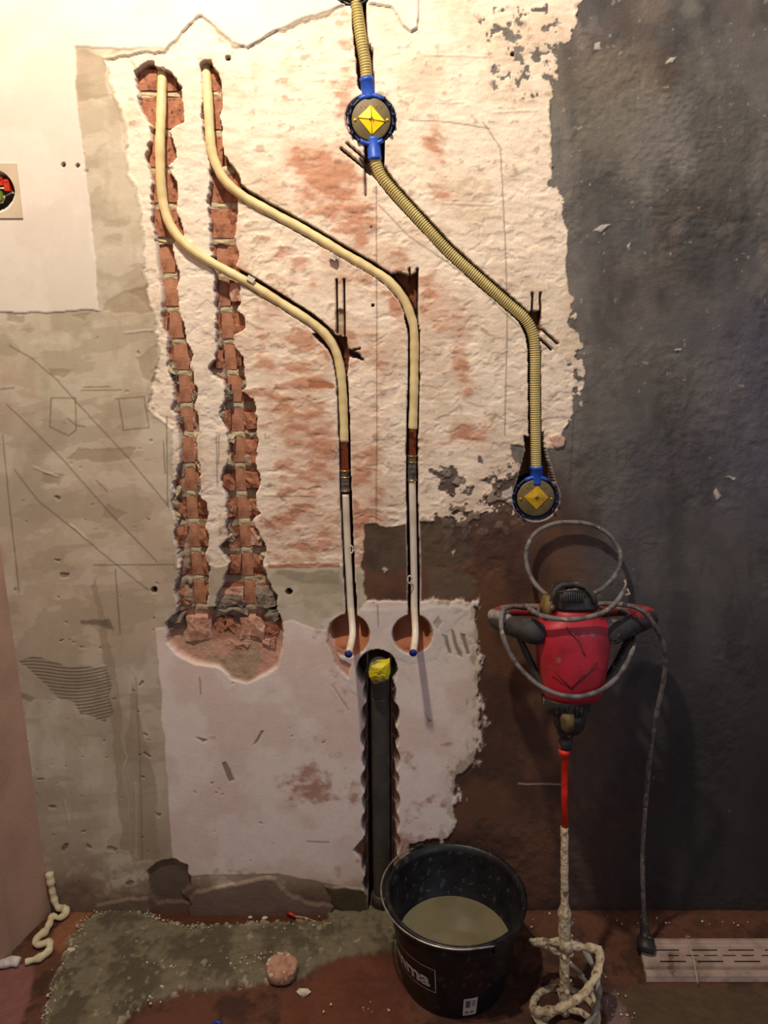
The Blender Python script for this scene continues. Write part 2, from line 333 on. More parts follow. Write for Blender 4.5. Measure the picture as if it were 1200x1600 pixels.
for cx, cy, rx, ry, a in [(525, 300, 60, 62, 1.0), (560, 345, 22, 40, 1.0), (480, 250, 50, 45, .7), (545, 130, 26, 80, .8), (600, 190, 60, 25, .4), (680, 240, 24, 38, .9), (690, 300, 22, 20, .6), (440, 400, 60, 40, .4), (540, 440, 60, 50, .45), (505, 540, 60, 50, .45), (450, 560, 90, 90, .35), (430, 640, 60, 60, .5), (490, 680, 60, 40, .6), (480, 735, 62, 45, .85), (470, 800, 70, 40, .75), (500, 850, 80, 36, .95), (575, 700, 30, 120, .45), (560, 780, 30, 80, .6), (600, 580, 30, 90, .35), (620, 430, 40, 60, .6), (678, 470, 30, 42, .9), (720, 540, 16, 50, 1.0), (732, 600, 14, 30, .5), (700, 690, 60, 16, .5), (740, 670, 40, 20, .6), (490, 600, 22, 8, 1.4), (540, 560, 30, 18, .9), (625, 470, 18, 30, .9), (400, 840, 40, 40, .5), (850, 700, 30, 12, .5), (425, 110, 40, 40, .15), (430, 470, 60, 50, .3), (355, 440, 20, 60, .5), (365, 620, 10, 60, .3), (400, 330, 60, 50, .2)]:
    reds += a * np.exp(-((x - cx) / rx) ** 2 - ((y - cy) / ry) ** 2)
rmask = ss(reds * 0.55 + (fbm(x * 0.7, y, 22, 101, 5) - 0.5) * 1.5 + (streak - 0.5) * 0.9, 0.26, 0.72) * ss(reds, 0.08, 0.4)
t5 = (.45 * ss(reds + (mid - .5) * 1.2, .05, 1.0))[:, None]; stc = stc * (1 - t5) + C(216, 168, 140)[None] * t5; t3 = np.clip(rmask, 0, 1)[:, None]; stc = stc * (1 - 0.72 * t3) + C(188, 122, 88)[None] * 0.72 * t3
t4 = (ss(fine, 0.60, 0.70) * ss(streak, 0.5, 0.6) * 0.5)[:, None]; stc = stc * (1 - t4) + C(150, 118, 92)[None] * t4
lay(smk, stc)
chip = fbm(x * 0.6 + n30 * 20, y + n30b * 30, 16, 111, 4)
micro = fbm(x * .7, y, 6, 301, 2); H += smk * (-0.0022 + 0.0020 * (streak - 0.5) + 0.0011 * (fine - 0.5) + .0006 * (micro - .5) - 0.0011 * ss(chip, 0.56, 0.62) * ss(y, 150, 350) + 0.0022 * (mid - .5))
coarse += smk * 0.12
# edge curl of the skim coat round the stripped area
H += 0.0016 * np.exp(-((st + 2.5) / 2.0) ** 2) * (x < 300)
# cream flat plaster between the two brick channels and the first one's left rim
# white paint, top left
wp = reg([(-400, -400), (560, -400), (552, 2), (520, 14), (480, 27), (436, 44), (400, 66), (388, 76), (366, 68), (340, 44), (314, 24), (284, 50), (258, 76), (200, 77), (118, 74), (122, 160), (132, 250), (141, 330), (150, 400), (154, 470), (156, 487), (128, 484), (80, 488), (-400, 489)], 1.6, 3.0)
wp = np.maximum(wp, reg([(560, -60), (656, -60), (655, 20), (652, 44), (642, 50), (630, 40), (612, 10), (575, 5)], 1.5, 2))
top = ss(-y, -4, 6) * (x < 640); wm = ss(np.maximum(wp, 0), 0, 1.0)
lay(wm, mix((230, 220, 206), (224, 213, 198), ss(mid, .4, .6))); H = H * (1 - wm) + wm * (0.0018 + 0.0003 * mid); coarse = coarse * (1 - wm) + 0.03 * wm
ol = np.exp(-((wp + 0.9) / 0.8) ** 2) * (x > 255); lay(0.3 * ol, C(170, 140, 108))
wl = reg([(255, 84), (285, 56), (315, 30), (345, 60), (366, 82), (395, 80), (392, 120), (410, 190), (330, 88), (300, 88)], 3, 8); lay(0.6 * ss(wl, 0, 5), C(238, 228, 208))
# plaster columns around / between channels, paler
s = reg([(286, 90), (312, 92), (314, 200), (326, 300), (334, 420), (340, 560), (350, 640), (340, 760), (345, 880), (326, 884), (324, 780), (308, 640), (298, 560), (282, 420), (280, 300), (284, 180)], 2, 2); lay(0.55 * ss(s, 0, 3) * (1 - rmask), C(236, 222, 204))
# dark cement
CE = [(940, -60), (905, 0), (902, 30), (860, 95), (858, 190), (866, 290), (884, 350), (890, 420), (891, 500), (908, 550), (906, 640), (880, 672), (868, 700), (800, 695), (790, 750), (745, 790), (715, 806), (640, 822), (568, 822), (566, 885), (575, 938), (742, 938), (746, 1000), (748, 1130), (742, 1190), (714, 1212), (708, 1300), (700, 1312), (640, 1316), (630, 1460), (2600, 1600), (2600, -600), (940, -600)]
ce = reg(CE, 5, 5, 40); ce = np.where((x > 1000) & (y < 1500), 30, ce); ce = np.where((y > 1300) & (x > 720), 30, ce)
ce = np.maximum(ce, (loose + loose2 + loose3 - .22) * 60); cem = ss(np.minimum(ce, -st), -1.5, 0.8); cem = np.where(ce > 12, np.maximum(cem, 1 - smk), cem)
cc = mix((112, 107, 101), (90, 87, 86), ss(big, 0.42, 0.6))
t = ss(mid, 0.52, 0.66)[:, None] * 0.55; cc = cc * (1 - t) + C(122, 116, 108)[None] * t
t = (ss(y, 300, 800) * ss(x, 860, 1000))[:, None] * 0.6; cc = cc * (1 - t) + (C(70, 69, 72)[None] * (0.75 + 0.5 * big[:, None])) * t
t = (ss(fbm(x, y, 110, 121, 4), 0.47, 0.62) * np.exp(-((x - 1010) / 200) ** 2 - ((y - 180) / 260) ** 2))[:, None] * 0.55; cc = cc * (1 - t) + C(98, 80, 66)[None] * t
vs_ = fbm(x, y * .45, 46, 331, 5); t = (ss(vs_, .50, .62) * .55)[:, None]; cc = cc * (1 - t) + cc * 1.35 * t; t = (ss(vs_, .47, .36) * .6)[:, None]; cc = cc * (1 - t) + cc * .66 * t
t = (ss(x, 1040, 1200) * ss(y, 380, 560) * (1 - ss(y, 700, 900)) * .5)[:, None]; cc = cc * (1 - t) + C(96, 96, 112)[None] * t  # cool light near the right edge painted into the cement colour as a bluish tint
brown = ss(y + (big - .5) * 120, 700, 830) * (1 - ss(x + (big - .5) * 160, 850, 1010)); brown = np.maximum(brown, 0.8 * ss(y, 1150, 1260) * (1 - ss(x + (mid - .5) * 120, 960, 1080)))
t = brown[:, None]; cc = cc * (1 - t) + mix((108, 76, 58), (84, 60, 50), ss(mid, .4, .65)) * t
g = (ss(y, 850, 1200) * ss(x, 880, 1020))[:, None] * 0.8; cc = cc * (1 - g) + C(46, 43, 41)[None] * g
s = reg([(566, 822), (640, 818), (740, 800), (745, 880), (660, 890), (575, 900)], 3, 5); t = (ss(s, 0, 4) * .7)[:, None]; cc = cc * (1 - t) + mix((92, 80, 66), (74, 66, 56), ss(mid, .4, .6)) * t
s = reg([(665, 885), (725, 887), (745, 905), (745, 935), (668, 935)], 2, 2); t = (ss(s, 0, 3) * .6)[:, None]; cc = cc * (1 - t) + C(104, 94, 78)[None] * t
s = reg([(1115, 60), (1210, 40), (1210, 135), (1130, 138)], 4, 12); t = (ss(s, -6, 6) * .5)[:, None]; cc = cc * (1 - t) + C(118, 112, 108)[None] * t
s = reg([(900, 90), (1005, 60), (1015, 200), (960, 225), (905, 232)], 4, 12); t = (ss(s, -8, 8) * .4)[:, None]; cc = cc * (1 - t) + C(120, 113, 100)[None] * t
s = ss(fbm(x, y, 9, 131, 3), 0.80, 0.86) * (y < 620); t = s[:, None]; cc = cc * (1 - t) + C(150, 142, 130)[None] * t
lay(cem, cc); H = H * (1 - cem) + cem * (-0.0032 + 0.0016 * (mid - .5) + 0.0040 * (fine - .5) * ss(fbm(x, y, 120, 141, 3), .42, .6) + .003 * (micro - .5) * np.exp(-((x - 1060) / 110) ** 2 - ((y - 260) / 200) ** 2)); coarse = coarse * (1 - cem) + 0.28 * cem
# pale flecks on the cement
for pts in ([(928, 360), (942, 352), (956, 350), (940, 364)], [(980, 385), (986, 380), (984, 392)], [(1055, 546), (1066, 545), (1064, 549), (1056, 549)], [(1040, 96), (1048, 90), (1058, 88), (1052, 97), (1042, 98)], [(930, 66), (937, 64), (938, 76), (930, 77)],
            [(1120, 762), (1128, 775), (1122, 782), (1116, 770)], [(1135, 745), (1150, 747), (1148, 752)], [(600, 888), (607, 890), (602, 896), (596, 890)], [(785, 770), (800, 760), (803, 778), (786, 782)], [(706, 862), (711, 860), (710, 872)]):
    s = reg(pts, 3, 1); lay(ss(s, -1, 1), C(188, 180, 168)); H += 0.002 * ss(s, -1, 1)
s = reg([(858, 684), (870, 678), (884, 684), (882, 696), (870, 700), (862, 694)], 3, 2); lay(ss(s, -1, 1), C(214, 176, 156)); H += .004 * ss(s, -1, 1)
# lower white paint
lp = reg([(243, 982), (300, 975), (430, 978), (455, 968), (500, 985), (520, 985), (560, 955), (575, 938), (740, 941), (742, 960), (746, 1050), (750, 1130), (744, 1190), (714, 1210), (706, 1300), (690, 1312), (640, 1318), (625, 1340), (570, 1392), (505, 1380), (430, 1366), (360, 1366), (302, 1368), (270, 1352), (262, 1230), (252, 1080)], 2.2, 3.2)
lp2 = np.clip(lp, -24, 24) + ss(x, 650, 700) * (fbm(x * 1.2, y * .7, 12, 151, 4) - .52) * 60
lm = ss(lp2, -4 * ss(x, 650, 700) - 1, 1.2 + 8 * ss(x, 650, 700))
lay(lm, mix((238, 224, 214), (228, 208, 196), ss(mid, .4, .62)) * (1 - .0 * lm[:, None])); H = H * (1 - lm) + lm * (0.0010 + 0.0006 * (mid - .5)); coarse = coarse * (1 - lm) + .14 * lm
r2 = np.zeros(len(x), np.float32)
for cx, cy, rx, ry, a in [(490, 1225, 50, 30, 1.1), (520, 1245, 50, 20, .9), (460, 1215, 30, 20, .5), (670, 1250, 30, 14, 1.1), (670, 1330, 60, 30, 1.1), (640, 1290, 30, 30, .6), (500, 985, 14, 16, 1.0), (560, 1335, 12, 30, .9), (640, 1180, 40, 60, .35), (480, 1150, 80, 60, .25), (325, 1150, 14, 30, .5), (320, 1210, 20, 20, .5), (520, 1040, 20, 30, .7), (400, 1360, 200, 16, .55), (700, 1150, 20, 60, .5), (535, 1080, 12, 40, .4)]:
    r2 += a * np.exp(-((x - cx) / rx) ** 2 - ((y - cy) / ry) ** 2)
lay(lm * 0.75 * ss(r2 * .55 + (fbm(x, y, 24, 161, 5) - .5) * 1.5 + (micro - .5) * .5, .34, .85) * ss(r2, .03, .4), C(168, 106, 80))
for pts in ([(690, 990), (698, 995), (706, 1022), (700, 1020)], [(703, 985), (710, 990), (722, 1028), (714, 1024)], [(720, 990), (727, 992), (735, 1022), (728, 1022)], [(395, 1165), (408, 1142), (412, 1142), (402, 1160)], [(346, 1192), (352, 1190), (358, 1200), (366, 1218), (358, 1222), (352, 1208)], [(306, 1152), (325, 1156), (318, 1160)],
            [(662, 1112), (668, 1125), (674, 1128), (668, 1130)], [(676, 972), (685, 962), (690, 972), (683, 984)]):
    s = reg(pts, 2, 2); lay(.75 * ss(s, -1, 1), C(112, 98, 76)); H -= .0015 * ss(s, -1, 1)
# skim round the two pipe holes: greyer white
s = reg([(505, 975), (545, 950), (700, 945), (735, 950), (700, 990), (680, 1030), (640, 1040), (560, 1010), (545, 1040), (560, 1085), (550, 1080), (530, 1040)], 3, 5); lay(.5 * ss(s, -2, 4), C(214, 208, 204)); H += .0015 * ss(s, -2, 4) * (fbm(x, y, 22, 171, 3))
# below 885: dividing line between stripped and smooth plaster, with raw red edge
s = reg([(420, 882), (530, 880), (530, 887), (420, 888)], 2, 1); lay(.8 * ss(s, -1, 1), C(150, 92, 66))
s = reg([(430, 892), (532, 892), (532, 915), (470, 912), (430, 900)], 3, 4); lay(.6 * ss(s, -1, 3), C(140, 130, 108))
# grime and cement patches at the foot
s = ss(y + (mid - .5) * 40, 1368, 1412) * (x > 60) * (x < 640); lay(.85 * s, mix((112, 84, 68), (92, 68, 54), mid)); coarse += .3 * s
for pts, c, dh in ([(229, 1360), (245, 1347), (272, 1342), (292, 1350), (300, 1370), (298, 1385), (285, 1398), (300, 1412), (245, 1412), (234, 1390)], (104, 88, 74), -.008), ([(295, 1402), (305, 1390), (345, 1383), (385, 1376), (412, 1370), (432, 1373), (455, 1395), (490, 1408), (520, 1414), (515, 1445), (300, 1445)], (128, 108, 94), .007), ([(506, 1384), (530, 1386), (572, 1388), (576, 1445), (540, 1430), (516, 1410)], (82, 76, 54), .004), ([(150, 1412), (190, 1405), (232, 1400), (240, 1440), (140, 1440)], (120, 104, 84), .006):
    s = reg(pts, 4, 4); k = ss(s, -1, 2); lay(.9 * k, C(*c)); H = H + k * (dh + .004 * (mid - .5)); coarse += .35 * k
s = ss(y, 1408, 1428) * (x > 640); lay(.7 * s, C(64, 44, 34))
# pencil lines and scratches
PENCIL = [[(588, 290), (589, 520), (588, 880)], [(590, 945), (591, 978)], [(15, 540), (50, 560), (90, 595), (130, 640), (200, 715), (265, 793)], [(10, 632), (30, 650), (100, 720), (170, 800), (245, 877)], [(22, 733), (60, 783), (120, 830), (160, 865), (232, 922)],
          [(80, 622), (118, 622), (119, 672), (107, 681), (78, 667), (80, 622)], [(180, 623), (225, 620), (233, 668), (193, 672), (185, 623)], [(127, 610), (190, 609)], [(130, 605), (172, 604)], [(260, 650), (262, 790)], [(255, 690), (258, 740)], [(147, 883), (275, 882)], [(105, 653), (118, 664), (132, 667)], [(0, 608), (22, 606)], [(4, 680), (16, 800), (30, 925)], [(180, 890), (188, 990)],
          [(755, 190), (782, 230), (790, 380), (793, 500), (789, 680)], [(592, 320), (640, 370), (700, 410), (740, 440), (790, 490), (822, 520)], [(897, 655), (892, 740), (886, 850)], [(720, 847), (870, 850), (1045, 850)], [(965, 700), (964, 728)], [(980, 702), (979, 727)], [(960, 701), (986, 702)], [(470, 776), (492, 776)], [(472, 846), (492, 846)],
          [(338, 680), (339, 760)], [(342, 680), (341, 726)], [(480, 1314), (514, 1315)], [(312, 1058), (314, 1084)], [(410, 776), (485, 776)], [(150, 750), (168, 768)], [(640, 187), (700, 190), (765, 200)], [(570, 845), (720, 847)], [(583, 940), (584, 942)]]
for pl in PENCIL:
    s = line_sd(x + n6 * 1.5, y + n6b * 1.5, pl, 0.9, 6); lay(.62 * ss(s, -.8, .6), C(84, 74, 62))
for pl in ([(52, 730), (90, 745)], [(110, 820), (135, 842)], [(212, 1225), (213, 1340)], [(100, 1250), (108, 1290)], [(195, 520), (240, 515)], [(770, 175), (840, 172)], [(810, 1226), (878, 1227)], [(660, 85), (760, 88)], [(680, 160), (725, 160)], [(690, 318), (770, 320)]):
    s = line_sd(x + n6 * 3, y + n6b * 3, pl, 1.2, 6); lay(.5 * ss(s, -.8, 1), C(206, 192, 176)); H += .0012 * ss(s, -1, 1)
for pl in ([(212, 1060), (218, 1180), (222, 1345)], [(20, 1150), (35, 1200), (40, 1320)], [(520, 1072), (545, 1110)]):
    s = line_sd(x + n6 * 3, y + n6b * 3, pl, 1.4, 6); lay(.35 * ss(s, -.8, 1), C(110, 86, 66)); H -= .001 * ss(s, -1, 1)
# pits
rr = random.Random(5)
pits = [(105, 1325, 7), (132, 1297, 6), (138, 1322, 6), (178, 1328, 8), (250, 1275, 6), (204, 1380, 8), (90, 875, 6), (103, 897, 6), (225, 1067, 5), (92, 775, 4), (82, 1262, 5), (66, 1217, 4), (270, 264, 5), (135, 270, 4), (226, 1217, 4), (227, 1312, 3), (230, 1150, 4), (234, 1180, 4), (220, 1182, 3), (110, 1000, 3), (95, 1002, 3), (118, 1005, 4), (130, 1010, 3), (159, 1012, 3)] + [(rr.uniform(20, 250), rr.uniform(520, 1380), rr.uniform(.8, 2.2)) for _ in range(70)] + [(rr.uniform(290, 690), rr.uniform(1060, 1350), rr.uniform(1, 2.0)) for _ in range(22)]
for cx, cy, r in pits:
    an = rr.uniform(-.6, .6) if r > 2.8 else rr.uniform(0, 3.1); ll = r * rr.uniform(.1, .8); s = line_sd(x + n6 * 16 + micro * 3, y + n6b * 14, [(cx - ll * math.cos(an), cy - ll * math.sin(an)), (cx + ll * math.cos(an) + .01, cy + ll * math.sin(an))], r * rr.uniform(.3, .6), 8); k = ss(s, -1, 1); lay(rr.uniform(.35, .8) * k, C(118, 96, 78)); H -= .0022 * k
# small lumps of rough render on the loose patch
H += loose * cem * .004 * ss(fbm(x, y, 13, 181, 3), .5, .62)
lay(loose * .8 * cem * ss(fbm(x, y, 13, 181, 3), .56, .62), C(176, 156, 136))

# --- channels
brickrow = np.zeros(len(x), np.float32)
for j in JOINTS: brickrow = np.maximum(brickrow, 1 - ss(np.abs(y - j + (n6 * 3)), 4.0, 6.0))
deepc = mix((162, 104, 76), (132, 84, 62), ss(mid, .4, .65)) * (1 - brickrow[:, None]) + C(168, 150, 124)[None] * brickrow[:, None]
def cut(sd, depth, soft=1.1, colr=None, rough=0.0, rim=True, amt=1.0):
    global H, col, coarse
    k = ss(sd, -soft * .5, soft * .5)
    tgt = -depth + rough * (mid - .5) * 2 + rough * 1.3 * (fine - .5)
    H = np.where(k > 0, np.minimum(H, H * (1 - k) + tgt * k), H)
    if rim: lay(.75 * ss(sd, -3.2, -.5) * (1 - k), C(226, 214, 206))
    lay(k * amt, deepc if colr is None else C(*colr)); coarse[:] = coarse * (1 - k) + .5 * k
wx2 = x + n6 * 10; wy2 = y + n6b * 10
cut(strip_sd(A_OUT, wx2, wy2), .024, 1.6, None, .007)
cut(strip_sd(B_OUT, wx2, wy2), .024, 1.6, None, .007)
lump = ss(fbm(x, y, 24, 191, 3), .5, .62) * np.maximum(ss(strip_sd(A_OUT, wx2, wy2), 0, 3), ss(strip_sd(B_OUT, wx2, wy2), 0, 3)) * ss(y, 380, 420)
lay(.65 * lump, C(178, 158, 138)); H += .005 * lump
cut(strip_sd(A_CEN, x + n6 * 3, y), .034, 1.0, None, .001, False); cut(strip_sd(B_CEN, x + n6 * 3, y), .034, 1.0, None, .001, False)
basin = reg([(260, 975), (272, 960), (300, 952), (340, 950), (425, 945), (436, 962), (440, 985), (440, 1010), (432, 1040), (412, 1054), (387, 1066), (362, 1062), (342, 1042), (307, 1036), (276, 1022), (262, 1002)], 2.5, 3)
k = ss(basin, -2.4, 3.0); slope = np.clip((y - 950) / 110, 0, 1)
H = np.where(k > 0, np.minimum(H, -k * (.029 * (1 - slope) + .003 + .006 * (mid - .5) + .005 * (fine - .5))), H)
bc = mix((196, 150, 128), (176, 148, 122), ss(fbm(x, y, 30, 201, 3), .42, .6)); bd = (ss(reg([(285, 965), (430, 965), (432, 1000), (290, 1008)], 3, 4), 0, 3) * .6)[:, None]
bc = bc * (1 - bd) + C(150, 100, 76)[None] * bd
lay(k, bc); coarse = np.where(k > .5, .6, coarse)
# slots for pipes
PIPE1 = [(254, 96), (254, 125), (252, 170), (250, 230), (252, 290), (258, 330), (271, 360), (296, 388), (332, 411), (390, 443), (440, 474), (488, 505), (512, 527), (527, 555), (534, 595), (537, 650), (538, 690), (539, 735), (540, 772), (543, 850), (546, 910), (549, 955)]
PIPE2 = [(320, 96), (323, 130), (327, 190), (330, 230), (338, 258), (353, 284), (382, 308), (430, 335), (480, 362), (530, 392), (580, 421), (608, 440), (630, 466), (641, 492), (647, 520), (647, 600), (645, 670), (644, 712), (644, 750), (646, 850), (647, 910), (647, 950)]
i1 = 8; i2 = 5
def shift(pl, dx, dy): return [(a + dx, b + dy) for a, b in pl]
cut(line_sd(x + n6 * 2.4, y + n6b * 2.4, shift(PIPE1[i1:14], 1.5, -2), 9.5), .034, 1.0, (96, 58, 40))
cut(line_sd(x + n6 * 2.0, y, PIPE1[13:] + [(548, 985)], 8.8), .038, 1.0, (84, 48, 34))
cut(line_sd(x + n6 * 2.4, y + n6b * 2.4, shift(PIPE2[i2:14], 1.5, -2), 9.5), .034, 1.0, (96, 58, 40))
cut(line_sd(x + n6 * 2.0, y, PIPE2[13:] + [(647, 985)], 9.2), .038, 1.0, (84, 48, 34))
COND0 = [(552, -18), (559, 25), (565, 65), (571, 100), (573, 128)]
COND = [(584, 240), (588, 258), (597, 277), (612, 296), (650, 338), (700, 392), (750, 437), (795, 476), (820, 498), (832, 520), (836, 550), (836, 620), (837, 690), (838, 735)]
cut(line_sd(x + n6 * 2, y, [(556, -60), (562, 40), (570, 130)], 11), .036, 1.0, (104, 62, 42))
cut(line_sd(x + n6 * 2, y, [(578, 78), (580, 150)], 5), .026, 1.0, (150, 96, 66))
cut(line_sd(x + n6 * 2, y, [(585, 215), (585, 258)], 16), .036, 1.0, (84, 48, 34))
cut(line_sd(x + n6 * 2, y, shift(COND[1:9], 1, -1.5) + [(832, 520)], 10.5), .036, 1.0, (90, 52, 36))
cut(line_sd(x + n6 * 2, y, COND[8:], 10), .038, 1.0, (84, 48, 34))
def disc(cx, cy, r): return r - np.sqrt((x - cx) ** 2 + (y - cy) ** 2)
cut(disc(578, 185, 39), .012, 1.5, (196, 160, 134)); cut(disc(582, 187, 37), .045, 1.0, (84, 48, 34)); cut(disc(552, -30, 38), .045, 1.0, (84, 48, 34))
cut(disc(838, 778, 36), .016, 1.5, (170, 96, 62)); cut(disc(836, 778, 34), .045, 1.0, (84, 48, 34))
s = reg([(819, 680), (828, 684), (846, 684), (849, 676), (852, 700), (868, 758), (806, 762), (822, 705)], 1, 1); cut(s, .03, 1.2, (120, 74, 50))
# core-drilled hollows at the pipe ends
cut(disc(545, 993, 33) + n6 * 5, .004, 1.5, (190, 132, 102), 0, False); cut(disc(645, 991, 31) + n6 * 3, .003, 1.5, (190, 140, 108), 0, False)
for cx, cy, r_ in ((546, 990, 30), (643, 991, 29.5)):
    dd = .048 - .040 * ss(y, cy - 8, cy + 24); sd_ = disc(cx, cy, r_); k = ss(sd_, -.6, .6); H = np.where(k > 0, np.minimum(H, -dd * k), H); lay(k, C(176, 112, 80)); coarse = coarse * (1 - k) + .5 * k
s = reg([(514, 985), (530, 1030), (548, 1040), (545, 1060), (525, 1040), (512, 1005)], 2, 2); cut(s, .004, 2.5, (214, 172, 152), 0, False)
# drain channel: a row of overlapping drilled holes
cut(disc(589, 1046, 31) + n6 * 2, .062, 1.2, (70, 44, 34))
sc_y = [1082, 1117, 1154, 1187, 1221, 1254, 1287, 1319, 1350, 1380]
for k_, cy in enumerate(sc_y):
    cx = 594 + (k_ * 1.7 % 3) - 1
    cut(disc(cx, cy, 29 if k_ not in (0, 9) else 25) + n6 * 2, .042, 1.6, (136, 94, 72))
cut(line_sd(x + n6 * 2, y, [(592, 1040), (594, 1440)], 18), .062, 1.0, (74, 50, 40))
s = reg([(553, 1328), (566, 1312), (572, 1330), (566, 1345)], 1, 1); cut(s, .012, 1.5, (150, 100, 80))
# hollows and thin saw cuts
for pts, d, c in (([(598, 433), (612, 428), (628, 426), (640, 430), (652, 424), (653, 500), (642, 498), (628, 470), (612, 452)], .028, (120, 70, 46)),
               ([(488, 522), (505, 516), (524, 524), (541, 527), (542, 545), (562, 553), (566, 562), (545, 558), (542, 590), (530, 580), (512, 548)], .026, (112, 66, 44)),
               ([(829, 488), (846, 486), (848, 520), (838, 524), (828, 500)], .026, (120, 74, 50)), ([(560, 246), (575, 250), (590, 280), (578, 270)], .02, (150, 110, 84))):
    cut(reg(pts, 2, 2), d, 1.4, c, .004)
for pl, w_ in (([(525.5, 437), (526.5, 520)], 1.7), ([(537.5, 437), (538.5, 524)], 1.9), ([(640, 420), (641, 442)], 1.5), ([(652, 420), (652.5, 505)], 1.7), ([(832.5, 458), (833, 495)], 1.6), ([(845, 458), (845.5, 498)], 1.6),
               ([(847, 514), (872, 537)], 1.8), ([(845, 530), (862, 546)], 1.8), ([(542, 223), (572, 249)], 1.7), ([(533, 232), (570, 262)], 2.0), ([(570.5, 262), (571, 305)], 1.6), ([(578, 68), (579, 84)], 1.5), ([(543, 550), (566, 562)], 2.0), ([(548, 548), (562, 545)], 1.2), ([(600, 432), (622, 427)], 1.5)):
    cut(line_sd(x, y, pl, w_, 8), .016, 1.0, (64, 40, 30), 0, False)
s = line_sd(x, y, [(531.5, 488), (532, 522)], 4.5); lay(.7 * ss(s, -1, 1), C(150, 130, 98)); H -= .006 * ss(s, -1, 1)
s = reg([(481, 594), (500, 594), (520, 600), (523, 607), (483, 607)], 2.5, 2); cut(s, .003, 2.0, (184, 122, 90), 0, False)
# drilled plug holes
for cx, cy, r in ((241, 922, 4.2), (451.5, 925, 4.6), (356, 90, 3.6), (100, 258, 2.8), (122, 259, 2.2), (801, 84, 2.6), (582.5, 477, 2.0), (580, 355, 1.0)):
    lay(ss(disc(cx, cy, r + 1.6), -1, 1) * .6, C(150, 128, 104)); cut(disc(cx, cy, r), .03, 1.0, (40, 28, 22), 0, False)
# round recess for the switch box at the far left
cut(disc(-7, 299, 30), .045, 1.0, (70, 62, 56), 0, False)

def field_mesh(name, VX, VY, VZ, nx, nz, col, coarse, m, flip=False):
    me = bpy.data.meshes.new(name); nv = nx * nz
    co = np.stack([VX, VY, VZ], 1).astype(np.float32).ravel()
    me.vertices.add(nv); me.vertices.foreach_set('co', co)
    i = np.arange(nz - 1)[:, None] * nx + np.arange(nx - 1)[None, :]
    q = np.stack([i, i + 1, i + nx + 1, i + nx], -1).reshape(-1, 4)
    if flip: q = q[:, ::-1]
    nf = len(q); me.loops.add(nf * 4); me.loops.foreach_set('vertex_index', q.astype(np.int32).ravel())
    me.polygons.add(nf); me.polygons.foreach_set('loop_start', (np.arange(nf) * 4).astype(np.int32)); me.polygons.foreach_set('loop_total', np.full(nf, 4, np.int32))
    me.polygons.foreach_set('use_smooth', np.ones(nf, bool))
    me.update(calc_edges=True)
    a = me.attributes.new('coat', 'FLOAT_COLOR', 'POINT'); a.data.foreach_set('color', np.concatenate([np.clip(col, 0, 1), np.ones((nv, 1))], 1).astype(np.float32).ravel())
    a = me.attributes.new('coarse', 'FLOAT', 'POINT'); a.data.foreach_set('value', coarse.astype(np.float32))
    o = new_obj(name, me, m); return o
wall = field_mesh('wall_back', WX, -H, WZ, NX, NZ, col, coarse, M_wall)
tag(wall, 'half stripped wall of paint, cream plaster and dark cement with cut channels', None, None, 'structure')

# ------------------------------------------------------------ left wall
c0 = Vector((XL, 0.05, 0)); dv = (F(0, 1508) - Vector((XL, 0, 0))).normalized()
nL = 60; v = []; f = []
c0 = Vector((XL, 0, 0)) - dv * 0.04
for iz, zz in enumerate((-0.03, 0.5, 1.0, 1.6, 2.6)):
    for k in range(nL + 1):
        p = c0 + dv * (k / nL * 1.9); v.append((p.x + .002 * math.sin(k * .9 + zz * 3), p.y, zz))
for a in range(4):
    for k in range(nL): i = a * (nL + 1) + k; f.append((i, i + nL + 1, i + nL + 2, i + 1))
wl_ = mesh('wall_left', v, f, M_left); tag(wl_, 'pinkish beige plastered side wall at the left corner', None, None, 'structure')
# facing board on the side wall (its edge shows as the second upright line)
ed = []
g = G(); nrm = Vector((-dv.y, dv.x, 0)); nrm = nrm if nrm.x > 0 else -nrm
e0 = F(26, 1496); t_ = (e0 - Vector((XL, 0, 0))).dot(dv); b0 = Vector((XL, 0, 0)) + dv * (t_ + 0.0)
g.add([b0 + nrm * .000 + Vector((0, 0, 0)), b0 + nrm * .008, b0 + nrm * .008 + dv * 1.0, b0 + dv * 1.0, b0 + Vector((0, 0, 2.6)), b0 + nrm * .008 + Vector((0, 0, 2.6)), b0 + nrm * .008 + dv * 1.0 + Vector((0, 0, 2.6)), b0 + dv * 1.0 + Vector((0, 0, 2.6))],
      [(0, 1, 5, 4), (1, 2, 6, 5), (2, 3, 7, 6), (4, 5, 6, 7)])
tr = g.obj('trim_1', M_left, None, False); tag(tr, 'plaster board edge on the left side wall', None, None, 'structure')

# ------------------------------------------------------------ floor
fx = np.concatenate([np.array([-1.6, -1.2, -1.0]), np.arange(-.90, .95, .003), np.array([1.0, 1.3, 2.1])])
fy = np.concatenate([np.array([-3.2, -2.2, -1.4, -.8, -.55]), np.arange(-.46, .075, .003)])
FX, FY = np.meshgrid(fx, fy); FX = FX.ravel(); FY = FY.ravel()
ox, oy = x, y
x, y = proj(FX, FY, np.zeros_like(FX)); x = np.clip(x, -4000, 5000).astype(np.float32); y = np.clip(np.where(FY < -.6, 1900 + 0 * y, y), -100, 2600).astype(np.float32)
wxm, wym = (FX * 800).astype(np.float32), (FY * 800).astype(np.float32)
n6 = fbm(wxm, wym, 8, 211, 3) - .5; n6b = fbm(wxm, wym, 8, 221, 3) - .5; n30 = fbm(wxm, wym, 34, 231, 3) - .5; n30b = fbm(wxm, wym, 34, 241, 3) - .5
mid = fbm(wxm, wym, 50, 251, 4); fine = fbm(wxm, wym, 9, 261, 3); big = fbm(wxm, wym, 140, 271, 4)
